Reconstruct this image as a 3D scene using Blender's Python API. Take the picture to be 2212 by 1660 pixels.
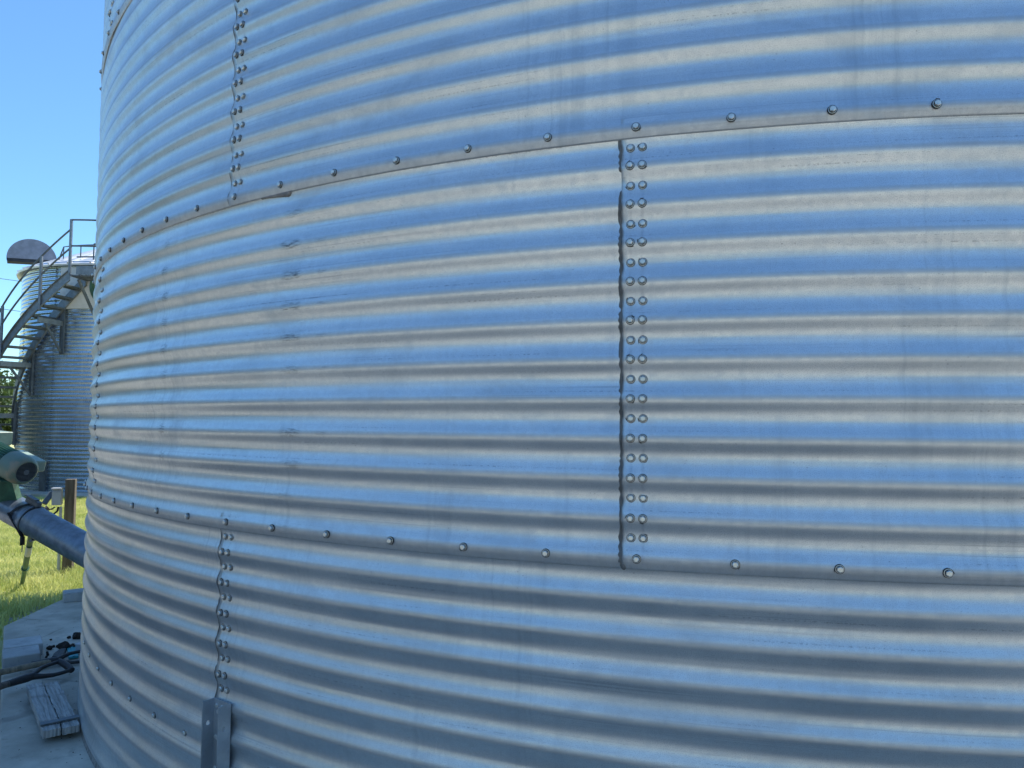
import bpy, math, random
import numpy as np
from mathutils import Vector, Matrix
random.seed(7); rng = np.random.default_rng(7)
scene = bpy.context.scene
for o in list(bpy.data.objects): bpy.data.objects.remove(o)
C = scene.collection
R_ = math.radians

# ------------------------------------------------------------------ camera, sky, sun, exposure
ZB = 1.17                                    # height of the middle bolt line above the concrete pad
RB = 4.449                                   # radius of the large bin
DPH = 0.238125 / 4.44917                     # angle between neighbouring bolts of a horizontal seam
PH0 = -0.0363                                # angle of the vertical seam in the middle of the picture
CAM = Vector((0.0, -6.35349, 0.34338 + ZB))
YAW, PITCH, ROLL, FPX = -0.25404, 0.052508, -0.0072723, 1579.176
fw = Vector((math.sin(YAW)*math.cos(PITCH), math.cos(YAW)*math.cos(PITCH), math.sin(PITCH)))
rt = Vector((math.cos(YAW), -math.sin(YAW), 0)); up = rt.cross(fw)
cr, sr = math.cos(ROLL), math.sin(ROLL)
cx_ax = rt*cr - up*sr; cy_ax = rt*sr + up*cr   # image right and image up in the world
cam_d = bpy.data.cameras.new('camera'); cam = bpy.data.objects.new('camera', cam_d); C.objects.link(cam)
m = Matrix.Identity(4)
for i in range(3):
    m[i][0] = cx_ax[i]; m[i][1] = cy_ax[i]; m[i][2] = -fw[i]; m[i][3] = CAM[i]
cam.matrix_world = m
cam_d.sensor_fit = 'HORIZONTAL'; cam_d.sensor_width = 36; cam_d.lens = 36*FPX/2212
cam_d.clip_start = 0.05; cam_d.clip_end = 3000
scene.camera = cam

SUN_EL = R_(60); SUN_AZ = math.atan2(0.47, 0.88)     # sun stands behind the bin, to the right
sdir = Vector((math.sin(SUN_AZ)*math.cos(SUN_EL), math.cos(SUN_AZ)*math.cos(SUN_EL), math.sin(SUN_EL)))
w = bpy.data.worlds.new('World'); scene.world = w; w.use_nodes = True
nt = w.node_tree; bg = nt.nodes['Background']
sky = nt.nodes.new('ShaderNodeTexSky'); sky.sky_type = 'NISHITA'; sky.sun_disc = False
sky.sun_elevation = SUN_EL; sky.sun_rotation = SUN_AZ
sky.altitude = 300; sky.air_density = 1.12; sky.dust_density = 0.0; sky.ozone_density = 10.0
tint = nt.nodes.new('ShaderNodeMix'); tint.data_type = 'RGBA'; tint.blend_type = 'MULTIPLY'; tint.inputs[0].default_value = 1; tint.inputs[7].default_value = (0.93, 1.05, 1.0, 1)
nt.links.new(sky.outputs[0], tint.inputs[6]); nt.links.new(tint.outputs[2], bg.inputs[0]); bg.inputs[1].default_value = 0.145
sl = bpy.data.lights.new('sun', 'SUN'); sl.energy = 4.2; sl.angle = R_(0.5); sl.color = (1, 0.95, 0.86)
so = bpy.data.objects.new('sun', sl); C.objects.link(so)
so.rotation_euler = sdir.to_track_quat('Z', 'Y').to_euler(); so.location = (6, 10, 20)
vs = scene.view_settings; vs.view_transform = 'Standard'; vs.look = 'None'; vs.gamma = 1; vs.exposure = 0.66
vs.use_curve_mapping = False

def at(x, y, d):            # a point d metres ahead, seen at (x, y) of the 2212 px wide picture
    return CAM + (fw + cx_ax*((x-1106)/FPX) + cy_ax*((829.8-y)/FPX))*d
def gnd(x, y, z=0.0):
    r = fw + cx_ax*((x-1106)/FPX) + cy_ax*((829.8-y)/FPX)
    return CAM + r*((z-CAM.z)/r.z)

# ------------------------------------------------------------------ materials
class N:
    """small node helper"""
    def __init__(s, name):
        s.m = bpy.data.materials.new(name); s.m.use_nodes = True; s.t = s.m.node_tree
        s.b = s.t.nodes['Principled BSDF']
    def n(s, typ, **kw):
        x = s.t.nodes.new(typ)
        for k, v in kw.items(): setattr(x, k, v)
        return x
    def put(s, sock, v):
        if isinstance(v, bpy.types.NodeSocket): s.t.links.new(v, sock)
        else:
            if hasattr(sock.default_value, '__len__') and not hasattr(v, '__len__'): v = (v, v, v)
            if hasattr(sock.default_value, '__len__') and len(sock.default_value) == 4 and len(v) == 3: v = (*v, 1)
            sock.default_value = v
    def math(s, op, a, b=0.0, c=0.0):
        x = s.n('ShaderNodeMath', operation=op); s.put(x.inputs[0], a); s.put(x.inputs[1], b); s.put(x.inputs[2], c); return x.outputs[0]
    def vec(s, a, mul=(1, 1, 1), add=(0, 0, 0)):
        x = s.n('ShaderNodeVectorMath', operation='MULTIPLY_ADD'); s.put(x.inputs[0], a); s.put(x.inputs[1], mul); s.put(x.inputs[2], add); return x.outputs[0]
    def noise(s, v, scale, detail=3, rough=0.55, dist=0):
        x = s.n('ShaderNodeTexNoise'); s.put(x.inputs['Vector'], v); x.inputs['Scale'].default_value = scale
        x.inputs['Detail'].default_value = detail; x.inputs['Roughness'].default_value = rough; x.inputs['Distortion'].default_value = dist
        return x.outputs[0]
    def ramp(s, f, lo, hi, a=0.0, b=1.0):
        x = s.n('ShaderNodeMapRange', interpolation_type='SMOOTHSTEP'); s.put(x.inputs[0], f)
        for i, v in enumerate((lo, hi, a, b)): s.put(x.inputs[i+1], v)
        return x.outputs[0]
    def mix(s, f, a, b):
        x = s.n('ShaderNodeMix', data_type='RGBA'); s.put(x.inputs[0], f); s.put(x.inputs[6], a); s.put(x.inputs[7], b); return x.outputs[2]
    def coord(s, k='Object'): return s.n('ShaderNodeTexCoord').outputs[k]
    def bump(s, h, strength=0.3, dist=0.01, normal=None):
        x = s.n('ShaderNodeBump'); s.put(x.inputs['Height'], h); x.inputs['Strength'].default_value = strength; x.inputs['Distance'].default_value = dist
        if normal is not None: s.put(x.inputs['Normal'], normal)
        return x.outputs[0]
    def done(s, col=None, rough=None, metal=None, normal=None, spec=None):
        for k, v in (('Base Color', col), ('Roughness', rough), ('Metallic', metal), ('Normal', normal), ('Specular IOR Level', spec)):
            if v is not None: s.put(s.b.inputs[k], v)
        return s.m

def simple(name, col, rough=0.6, metal=0.0, var=0.25, scale=8.0, bump=0.15, bscale=60.0, stretch=(1, 1, 1)):
    k = N(name); v = k.vec(k.coord(), stretch)
    f = k.noise(v, scale, 5, 0.6)
    d = tuple(c*(1-var) for c in col); l = tuple(min(1, c*(1+var)) for c in col)
    g = k.noise(v, bscale, 4, 0.6)
    return k.done(k.mix(k.ramp(f, 0.3, 0.7), d, l), k.ramp(g, 0.3, 0.7, max(0, rough-0.08), min(1, rough+0.08)), metal, k.bump(g, bump, 0.004))

def galvanised(name, scuffs=(), roll=1.0, ro=0.0, gain=1.0, bumpy=True, cool=(1, 1, 1)):
    """weathered galvanised sheet; the UV map holds metres along and up the sheet"""
    k = N(name)
    uv = k.n('ShaderNodeUVMap').outputs[0]
    rnd = k.n('ShaderNodeObjectInfo').outputs['Random']
    off = k.n('ShaderNodeCombineXYZ'); k.put(off.inputs[0], k.math('MULTIPLY', rnd, 37.0)); k.put(off.inputs[1], k.math('MULTIPLY', rnd, 91.0))
    uvr = k.n('ShaderNodeVectorMath', operation='ADD'); k.put(uvr.inputs[0], uv); k.put(uvr.inputs[1], off.outputs[0]); uvr = uvr.outputs[0]
    sep = k.n('ShaderNodeSeparateXYZ'); k.put(sep.inputs[0], uv); U, V = sep.outputs[0], sep.outputs[1]
    big = k.noise(uvr, 2.2, 4, 0.6)
    grain = k.noise(uvr, 420, 2, 0.5)
    mid = k.noise(uvr, 34, 4, 0.6)
    roll_l = k.noise(k.vec(uvr, (1.2, 260, 1)), 1.0, 3, 0.6)            # fine lines along the rolling direction
    drip = k.noise(k.vec(uvr, (46, 1.1, 1)), 1.0, 4, 0.65)             # rain streaks
    base = k.mix(k.ramp(big, 0.3, 0.7), tuple(c*gain*t for c, t in zip((0.66, 0.715, 0.745), cool)), tuple(c*gain*t for c, t in zip((0.74, 0.785, 0.805), cool)))
    clus = k.ramp(k.noise(k.vec(uvr, (2.6, 0.5, 1)), 1.0, 3, 0.6), 0.46, 0.66)
    cloud = k.ramp(k.noise(k.vec(uvr, (0.9, 1.6, 1)), 2.4, 5, 0.62, 0.6), 0.50, 0.72)
    base = k.mix(k.math('MULTIPLY', cloud, 0.55), base, (0.47, 0.53, 0.57))
    base = k.mix(k.math('MULTIPLY', k.math('MULTIPLY', k.ramp(drip, 0.45, 0.74), clus), 0.9), base, (0.50, 0.56, 0.60))
    base = k.mix(k.math('MULTIPLY', k.ramp(roll_l, 0.55, 0.8), 0.30), base, (0.43, 0.48, 0.52))
    base = k.mix(k.math('MULTIPLY', k.ramp(grain, 0.46, 0.68), 0.6), base, (0.43, 0.48, 0.52))
    wide = k.noise(k.vec(uvr, (11, 0.7, 1)), 1.0, 4, 0.6)
    base = k.mix(k.math('MULTIPLY', k.math('MULTIPLY', k.ramp(wide, 0.48, 0.66), clus), 0.5), base, (0.42, 0.48, 0.53))
    tone = k.math('ADD', 0.96, k.math('MULTIPLY', k.math('FRACT', k.math('MULTIPLY', rnd, 7.31)), 0.09))
    vm_ = k.n('ShaderNodeVectorMath', operation='SCALE'); k.put(vm_.inputs[0], base); k.put(vm_.inputs['Scale'], tone); base = vm_.outputs[0]
    spg = k.n('ShaderNodeTexVoronoi', feature='F1'); k.put(spg.inputs['Vector'], uvr); spg.inputs['Scale'].default_value = 95; spg.inputs['Randomness'].default_value = 1
    spv = k.n('ShaderNodeSeparateXYZ'); k.put(spv.inputs[0], spg.outputs['Color']); spv = spv.outputs[0]
    base = k.mix(k.math('MULTIPLY', spv, 0.16 if bumpy else 0.0), base, (0.40, 0.45, 0.49))
    lines = k.noise(k.vec(uvr, (0.7, 130, 1)), 1.0, 4, 0.7); lpat = k.ramp(k.noise(k.vec(uvr, (0.8, 4.9, 1)), 1.0, 3, 0.6), 0.48, 0.66)
    base = k.mix(k.math('MULTIPLY', k.math('MULTIPLY', k.ramp(lines, 0.52, 0.66), lpat), 0.5*roll), base, (0.31, 0.35, 0.40))
    # dark dashed lines where the rollers rubbed: at fixed heights of each corrugation, broken up by noise
    ph = k.math('FRACT', k.math('ADD', k.math('DIVIDE', V, 0.1016), k.math('MULTIPLY', k.math('SUBTRACT', k.noise(k.vec(uvr, (0.9, 0.3, 1)), 1.0, 2), 0.5), 0.06)))
    dash = k.noise(k.vec(uvr, (110, 90, 1)), 1.0, 4, 0.75)
    patch = k.noise(k.vec(uvr, (1.6, 9.8, 1)), 1.0, 2, 0.5)
    for c, wd, amt in ((0.20, 0.022, 0.75), (0.72, 0.03, 0.6), (0.88, 0.018, 0.55)):
        line = k.ramp(k.math('ABSOLUTE', k.math('SUBTRACT', ph, c)), 0.0, wd, 1, 0)
        f = k.math('MULTIPLY', k.math('MULTIPLY', line, k.ramp(dash, 0.47, 0.60)), k.math('MULTIPLY', k.ramp(patch, 0.50, 0.66), amt*roll*0.8))
        base = k.mix(f, base, (0.09, 0.11, 0.14))
    # line rubbed by the rollers on every crest, also darkened to mute the horizon's reflection
    cre = k.ramp(k.math('ABSOLUTE', k.math('SUBTRACT', k.math('FRACT', k.math('ADD', k.math('DIVIDE', V, 0.1016), 0.475)), 0.5)), 0.02, 0.105, 1, 0)
    cre = k.math('MULTIPLY', cre, k.ramp(mid, 0.2, 0.7, 0.75, 1.0))
    base = k.mix(k.math('MULTIPLY', cre, 0.62*roll), base, (0.42, 0.46, 0.49))
    # scattered dark specks
    vor = k.n('ShaderNodeTexVoronoi', feature='F1'); k.put(vor.inputs['Vector'], k.vec(uvr, (1, 1.8, 1))); vor.inputs['Scale'].default_value = 46
    sp = k.math('MULTIPLY', k.ramp(vor.outputs['Distance'], 0.05, 0.13, 1, 0), k.ramp(k.noise(uvr, 9, 3), 0.52, 0.66))
    base = k.mix(k.math('MULTIPLY', sp, 0.55), base, (0.13, 0.15, 0.18))
    # stains: a dull band along the lower lap edge and drips under the seam bolts
    lap = k.math('MULTIPLY', k.ramp(V, -0.004, 0.006, 1, 0), k.ramp(mid, 0.25, 0.7, 0.55, 1.0))
    base = k.mix(k.math('MULTIPLY', lap, 0.55), base, (0.42, 0.43, 0.44))
    for u0 in (-0.0155, 0.0155):
        st = k.ramp(k.math('ABSOLUTE', k.math('SUBTRACT', U, u0)), 0.002, 0.006, 1, 0)
        base = k.mix(k.math('MULTIPLY', k.math('MULTIPLY', st, k.ramp(mid, 0.4, 0.65)), 0.30), base, (0.30, 0.34, 0.39))
    # soft oily blotches
    bl = k.ramp(k.noise(k.vec(uvr, (1, 1.4, 1)), 7.5, 3, 0.5), 0.62, 0.72)
    base = k.mix(k.math('MULTIPLY', bl, 0.30), base, (0.45, 0.52, 0.57))
    rib = k.n('ShaderNodeCombineXYZ'); k.put(rib.inputs[0], k.math('MULTIPLY', k.math('FLOOR', k.math('ADD', k.math('DIVIDE', V, 0.1016), 0.5)), 3.37)); rib = rib.outputs[0]
    rn1 = k.noise(rib, 1.0, 0); rn2 = k.noise(k.vec(rib, (1, 1, 1), (13.3, 5.1, 0)), 1.0, 0)
    for u0, du, v0, dv, amt in scuffs:      # rubbed black marks repeated on every corrugation at one place of the sheet
        box = k.ramp(k.math('ABSOLUTE', k.math('SUBTRACT', k.math('ADD', U, k.math('MULTIPLY', k.math('SUBTRACT', rn1, 0.5), 0.09)), u0)), du*0.3, du, 1, 0)
        pv = k.ramp(k.math('ABSOLUTE', k.math('SUBTRACT', k.math('FRACT', k.math('ADD', k.math('DIVIDE', V, 0.1016), 0.5)), v0)), dv*0.4, dv, 1, 0)
        nn = k.ramp(k.noise(k.vec(uvr, (22, 260, 1)), 1.0, 3, 0.75), 0.47, 0.55)
        base = k.mix(k.math('MULTIPLY', k.math('MULTIPLY', box, pv), k.math('MULTIPLY', k.math('MULTIPLY', nn, amt*0.8), k.ramp(rn2, 0.32, 0.62, 0.15, 1.0))), base, (0.05, 0.06, 0.08))
    rough = k.math('ADD', k.ramp(big, 0.3, 0.7, 0.375+ro, 0.44+ro), k.math('MULTIPLY', k.ramp(drip, 0.45, 0.75), 0.06))
    rough = k.math('ADD', rough, k.math('MULTIPLY', lap, 0.15)); rough = k.math('ADD', rough, k.math('MULTIPLY', cloud, 0.07))
    rough = k.math('ADD', rough, k.math('MULTIPLY', cre, 0.10)); rough = k.math('ADD', rough, k.math('MULTIPLY', k.math('SUBTRACT', spv, 0.5), 0.07))
    h = k.math('ADD', k.math('MULTIPLY', grain, 0.5), k.math('MULTIPLY', roll_l, 0.4))
    n1 = k.bump(k.noise(k.vec(uvr, (2.2, 5.0, 1)), 1.0, 3, 0.45), 0.10, 0.006)
    n2 = k.bump(h, 0.13, 0.0006, n1)
    return k.done(base, rough, 0.84, n2 if bumpy else None)

M_wall = galvanised('galvanised_sheet')
M_scuff = galvanised('galvanised_sheet_rubbed', [(1.726, 0.058, 0.51, 0.19, 1.0), (0.952, 0.034, 0.56, 0.24, 0.9), (1.86, 0.03, 0.50, 0.08, 0.5)])
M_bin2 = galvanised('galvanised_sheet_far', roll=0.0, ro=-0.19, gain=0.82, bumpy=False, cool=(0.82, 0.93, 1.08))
M_bolt = simple('zinc_bolt', (0.66, 0.70, 0.69), 0.38, 0.85, 0.12, 60, 0.05, 300)
M_rub = simple('black_rubber', (0.025, 0.027, 0.03), 0.6, 0, 0.2, 40, 0.1)
M_seal = simple('dried_sealant', (0.105, 0.112, 0.114), 0.5, 0, 0.3, 30, 0.35, 90)
M_seal2 = simple('grey_sealant', (0.22, 0.21, 0.20), 0.6, 0, 0.3, 30, 0.3, 90)
M_gal = simple('galvanised_plate', (0.21, 0.235, 0.26), 0.5, 0.7, 0.16, 12, 0.08, 200)
M_galdull = simple('galvanised_dull', (0.13, 0.15, 0.17), 0.55, 0.6, 0.2, 6, 0.08, 120)
M_chan = simple('galvanised_channel', (0.38, 0.43, 0.47), 0.5, 0.6, 0.16, 9, 0.08, 120)
M_dark = simple('dark_hollow', (0.03, 0.035, 0.04), 0.8, 0, 0.2)
M_roof = simple('roof_sheet', (0.72, 0.73, 0.74), 0.42, 0.5, 0.08, 3, 0.05)
M_hood = simple('grey_hood', (0.25, 0.265, 0.31), 0.55, 0.3, 0.15, 5, 0.05)
M_white = simple('white_panel', (0.62, 0.62, 0.60), 0.5, 0, 0.1, 4, 0.05)
M_green = simple('green_paint', (0.05, 0.14, 0.095), 0.42, 0, 0.3, 9, 0.08)
M_greenl = simple('pale_green_paint', (0.27, 0.35, 0.28), 0.45, 0, 0.15, 9, 0.08)
M_tube = simple('grey_blue_steel', (0.19, 0.24, 0.305), 0.36, 0.35, 0.22, 14, 0.10, 60)
M_strap = simple('black_strap', (0.018, 0.018, 0.02), 0.75, 0, 0.2, 60, 0.2)
M_cable = simple('black_cable', (0.02, 0.02, 0.022), 0.55)
M_box = simple('grey_box_plastic', (0.42, 0.44, 0.46), 0.5, 0, 0.08, 6, 0.05)

def wood(name, a, b, sc=(30, 30, 2.2)):
    k = N(name); v = k.vec(k.coord(), sc)
    f = k.noise(v, 1.0, 5, 0.65, 0.6); g = k.noise(k.vec(k.coord(), (3, 3, 3)), 1.0, 4)
    col = k.mix(k.ramp(f, 0.3, 0.7), a, b)
    col = k.mix(k.math('MULTIPLY', k.ramp(g, 0.5, 0.75), 0.4), col, tuple(c*0.5 for c in a))
    return k.done(col, 0.8, 0, k.bump(f, 0.5, 0.004))
M_post = wood('post_wood', (0.085, 0.066, 0.045), (0.19, 0.15, 0.105))
M_shaft = wood('shaft_wood', (0.16, 0.13, 0.09), (0.30, 0.25, 0.18), (60, 60, 4))
M_shaftd = wood('dark_shaft_wood', (0.07, 0.06, 0.05), (0.16, 0.14, 0.12), (60, 60, 4))
M_plank = wood('weathered_board', (0.16, 0.16, 0.16), (0.50, 0.50, 0.49), (40, 3, 40))
M_bark = wood('bark', (0.05, 0.04, 0.03), (0.11, 0.09, 0.07), (9, 9, 2))

def concrete(name, a, b, sc=3.0, crack=0.55):
    k = N(name); v = k.coord()
    f = k.noise(v, sc, 6, 0.62); s = k.noise(v, sc*22, 4, 0.7); p = k.noise(v, 0.9, 3, 0.5, 1.0)
    col = k.mix(k.ramp(f, 0.3, 0.7), a, b)
    col = k.mix(k.math('MULTIPLY', k.ramp(p, 0.52, 0.66), 0.45), col, tuple(c*0.55 for c in a))
    col = k.mix(k.math('MULTIPLY', k.ramp(s, 0.6, 0.75), 0.4), col, tuple(c*0.5 for c in a))
    wv = k.n('ShaderNodeVectorMath', operation='ADD'); k.put(wv.inputs[0], v); nv_ = k.n('ShaderNodeTexNoise'); k.put(nv_.inputs['Vector'], v); nv_.inputs['Scale'].default_value = 3.0; k.put(wv.inputs[1], k.vec(nv_.outputs['Color'], (0.25, 0.25, 0.25)))
    vo = k.n('ShaderNodeTexVoronoi', feature='DISTANCE_TO_EDGE'); k.put(vo.inputs['Vector'], wv.outputs[0]); vo.inputs['Scale'].default_value = 0.7
    cr_ = k.math('MULTIPLY', k.ramp(vo.outputs['Distance'], 0.0, 0.012, 1, 0), k.ramp(p, 0.53, 0.60)); col = k.mix(k.math('MULTIPLY', cr_, crack), col, tuple(c*0.25 for c in a))
    bl = k.ramp(k.noise(v, 7.0, 5, 0.7), 0.55, 0.68); col = k.mix(k.math('MULTIPLY', bl, 0.35), col, tuple(c*0.45 for c in a))
    return k.done(col, 0.9, 0, k.bump(k.math('ADD', f, k.math('MULTIPLY', s, 0.5)), 0.5, 0.008))
M_conc = concrete('concrete_pad', (0.42, 0.385, 0.32), (0.60, 0.555, 0.47), 5.0, 0.4)
M_block = concrete('concrete_block', (0.38, 0.385, 0.38), (0.52, 0.525, 0.52), 9, 0.0)
M_clod = simple('wet_clod', (0.022, 0.016, 0.013), 0.85, 0, 0.4, 30, 0.8, 60)
M_teal = simple('teal_plastic', (0.03, 0.30, 0.34), 0.5, 0, 0.1, 20)

def ground_mat(name, a, b, c, sc=1.2, fine=60):
    k = N(name); v = k.coord()
    f = k.noise(v, sc, 6, 0.65); g = k.noise(v, fine, 4, 0.7)
    col = k.mix(k.ramp(f, 0.35, 0.65), a, b); col = k.mix(k.ramp(g, 0.35, 0.7), col, c)
    return k.done(col, 0.95, 0, k.bump(g, 0.6, 0.03))
M_lawn = ground_mat('lawn_soil', (0.46, 0.47, 0.17), (0.56, 0.55, 0.25), (0.54, 0.49, 0.26))
k = N('gravel_yard'); v = k.coord(); f = k.noise(v, 0.8, 6, 0.65); g_ = k.noise(v, 55, 4, 0.7)
col = k.mix(k.ramp(f, 0.35, 0.65), (0.52, 0.475, 0.395), (0.60, 0.55, 0.46)); col = k.mix(k.ramp(g_, 0.35, 0.7), col, (0.45, 0.41, 0.345))
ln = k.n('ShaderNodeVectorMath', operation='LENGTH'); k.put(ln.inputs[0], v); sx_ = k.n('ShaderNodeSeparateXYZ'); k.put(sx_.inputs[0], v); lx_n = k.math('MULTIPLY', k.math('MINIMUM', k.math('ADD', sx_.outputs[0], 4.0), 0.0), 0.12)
col = k.mix(k.ramp(k.math('ADD', k.math('ADD', ln.outputs['Value'], lx_n), k.math('MULTIPLY', k.math('SUBTRACT', f, 0.5), 5.0)), 6.5, 11.5, 0.9, 0), col, k.mix(k.ramp(sx_.outputs[0], -7.0, -1.5), (0.062, 0.062, 0.06), (0.17, 0.165, 0.15)))   # ground darkened around the pad, standing in for the shade the wall reflects
col = k.mix(k.math('MULTIPLY', k.ramp(sx_.outputs[0], -19.0, -13.0, 1, 0), 0.85), col, (0.11, 0.12, 0.06))   # rough grass beyond the gravel
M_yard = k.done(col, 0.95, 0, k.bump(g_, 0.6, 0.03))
def leafmat(name, a, b, trans=0.25):
    k = N(name); f = k.noise(k.coord(), 1.7, 4, 0.6)
    r = k.n('ShaderNodeNewGeometry').outputs['Random Per Island']
    col = k.mix(k.math('ADD', k.math('MULTIPLY', k.ramp(f, 0.3, 0.7), 0.55), k.math('MULTIPLY', r, 0.45)), a, b)
    k.done(col, 0.6, 0)
    tr = k.n('ShaderNodeBsdfTranslucent'); k.put(tr.inputs[0], col)
    mx = k.n('ShaderNodeMixShader'); mx.inputs[0].default_value = trans
    k.t.links.new(k.b.outputs[0], mx.inputs[1]); k.t.links.new(tr.outputs[0], mx.inputs[2])
    k.t.links.new(mx.outputs[0], k.t.nodes['Material Output'].inputs[0]); return k.m
M_grass = leafmat('grass_blades', (0.34, 0.42, 0.08), (0.78, 0.76, 0.33), 0.5)
M_leaf = leafmat('leaves', (0.03, 0.065, 0.018), (0.10, 0.15, 0.035))

# ------------------------------------------------------------------ mesh helpers
class MB:
    def __init__(s): s.v = []; s.f = []; s.mi = []; s.cur = 0; s.sm = []; s.smooth = False
    def add(s, vs, fs):
        b = len(s.v); s.v += [tuple(p) for p in vs]
        for f in fs: s.f.append([b+i for i in f]); s.mi.append(s.cur); s.sm.append(s.smooth)
    def box(s, c, size, ax=None, bev=0.0):
        ax = ax or (Vector((1, 0, 0)), Vector((0, 1, 0)), Vector((0, 0, 1))); c = Vector(c); h = [q/2 for q in size]
        b = min(bev, *[q*0.45 for q in h]) if bev else 0
        if not b:
            P = [c+ax[0]*h[0]*i+ax[1]*h[1]*j+ax[2]*h[2]*k for i in (-1, 1) for j in (-1, 1) for k in (-1, 1)]
            s.add(P, [(0, 1, 3, 2), (4, 6, 7, 5), (0, 4, 5, 1), (2, 3, 7, 6), (0, 2, 6, 4), (1, 5, 7, 3)]); return
        P = []; idx = {}
        for i in (-1, 1):
            for j in (-1, 1):
                for k in (-1, 1):
                    for a in range(3):
                        q = [i*(h[0]-b), j*(h[1]-b), k*(h[2]-b)]; q[a] = (i, j, k)[a]*h[a]
                        idx[i, j, k, a] = len(P); P.append(c+ax[0]*q[0]+ax[1]*q[1]+ax[2]*q[2])
        F = []
        for a in range(3):
            b1, b2 = [x for x in range(3) if x != a]
            for sg in (-1, 1):
                def K(p, q):
                    t = [0, 0, 0]; t[a] = sg; t[b1] = p; t[b2] = q; return idx[(*t, a)]
                f = [K(-1, -1), K(1, -1), K(1, 1), K(-1, 1)]; F.append(f if sg*(1 if a != 1 else -1) > 0 else f[::-1])
            for p in (-1, 1):
                for q in (-1, 1):
                    def T(v, face):
                        t = [0, 0, 0]; t[a] = v; t[b1] = p; t[b2] = q; return idx[(*t, face)]
                    F.append([T(-1, b1), T(1, b1), T(1, b2), T(-1, b2)])
        for i in (-1, 1):
            for j in (-1, 1):
                for k in (-1, 1): F.append([idx[i, j, k, 0], idx[i, j, k, 1], idx[i, j, k, 2]])
        s.add(P, F)
    def bar(s, p0, p1, wd, ht, upv=(0, 0, 1), bev=0.0):
        p0, p1 = Vector(p0), Vector(p1); d = p1-p0; L = d.length; d.normalize()
        x = d.cross(Vector(upv)).normalized(); z = x.cross(d)
        s.box((p0+p1)/2, (L, wd, ht), (d, x, z), bev)
    def tube(s, pts, r, n=10, cap=True):
        pts = [Vector(p) for p in pts]; rr = r if hasattr(r, '__len__') else [r]*len(pts)
        ref = None; P = []
        for i, p in enumerate(pts):
            d = (pts[min(i+1, len(pts)-1)]-pts[max(i-1, 0)]).normalized()
            if ref is None: ref = d.orthogonal().normalized()
            ref = (ref-d*ref.dot(d)).normalized(); q = d.cross(ref)
            P += [p+(ref*math.cos(t)+q*math.sin(t))*rr[i] for t in [2*math.pi*j/n for j in range(n)]]
        F = [(i*n+j, i*n+(j+1) % n, (i+1)*n+(j+1) % n, (i+1)*n+j) for i in range(len(pts)-1) for j in range(n)]
        sm = s.smooth; s.smooth = True; s.add(P, F); s.smooth = sm
        if cap:
            k = len(pts)-1; s.add(P[:n], [tuple(range(n))[::-1]]); s.add(P[k*n:], [tuple(range(n))])
    def lathe(s, prof, o, ax, n=24):
        """prof: (distance along ax, radius)"""
        o, ax = Vector(o), Vector(ax).normalized(); a = ax.orthogonal().normalized(); b = ax.cross(a); P = []
        for t, r in prof: P += [o+ax*t+(a*math.cos(q)+b*math.sin(q))*r for q in [2*math.pi*j/n for j in range(n)]]
        F = [(i*n+j, i*n+(j+1) % n, (i+1)*n+(j+1) % n, (i+1)*n+j) for i in range(len(prof)-1) for j in range(n)]
        s.add(P, F)
    def prism(s, poly, z0, z1):
        n = len(poly); P = [(*p, z0) for p in poly]+[(*p, z1) for p in poly]
        s.add(P, [tuple(range(n))[::-1], tuple(range(n, 2*n))]+[(i, (i+1) % n, n+(i+1) % n, n+i) for i in range(n)])
    def mesh(s, name, mats):
        me = bpy.data.meshes.new(name); me.from_pydata(s.v, [], s.f)
        for mt in (mats if isinstance(mats, (list, tuple)) else [mats]): me.materials.append(mt)
        me.polygons.foreach_set('material_index', s.mi); me.polygons.foreach_set('use_smooth', s.sm); me.update(); return me
    def build(s, name, mats, parent=None):
        return link(name, s.mesh(name, mats), parent)

def link(name, me, parent=None):
    o = bpy.data.objects.new(name, me); C.objects.link(o)
    if parent is not None: o.parent = parent
    return o
def tag(o, label=None, cat=None, group=None, kind=None):
    for k, v in (('label', label), ('category', cat), ('group', group), ('kind', kind)):
        if v: o[k] = v
    return o
def thing(name, label, cat, group=None, loc=(0, 0, 0)):
    o = bpy.data.objects.new(name, None); C.objects.link(o); o.location = loc; o.empty_display_size = 0.3
    return tag(o, label, cat, group)
def drop(root, loc):
    """put a thing's empty at its base without moving its parts"""
    root.location = loc; inv = Matrix.Translation(-Vector(loc))
    for ch in root.children: ch.matrix_parent_inverse = inv

def grid_mesh(name, P, uv, mat):
    """P: (rows, cols, 3)"""
    r, c = P.shape[:2]; me = bpy.data.meshes.new(name)
    i = np.arange(r*c).reshape(r, c)
    q = np.stack([i[:-1, :-1], i[:-1, 1:], i[1:, 1:], i[1:, :-1]], -1).reshape(-1, 4)
    me.vertices.add(r*c); me.vertices.foreach_set('co', P.reshape(-1).astype(np.float32))
    me.loops.add(q.size); me.loops.foreach_set('vertex_index', q.reshape(-1).astype(np.int32))
    me.polygons.add(len(q)); me.polygons.foreach_set('loop_start', np.arange(0, q.size, 4, dtype=np.int32))
    me.polygons.foreach_set('use_smooth', np.ones(len(q), bool))
    l = me.uv_layers.new(name='UVMap'); l.data.foreach_set('uv', uv.reshape(-1, 2)[q.reshape(-1)].reshape(-1).astype(np.float32))
    me.materials.append(mat); me.update(calc_edges=True); me.validate(); return me

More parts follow.
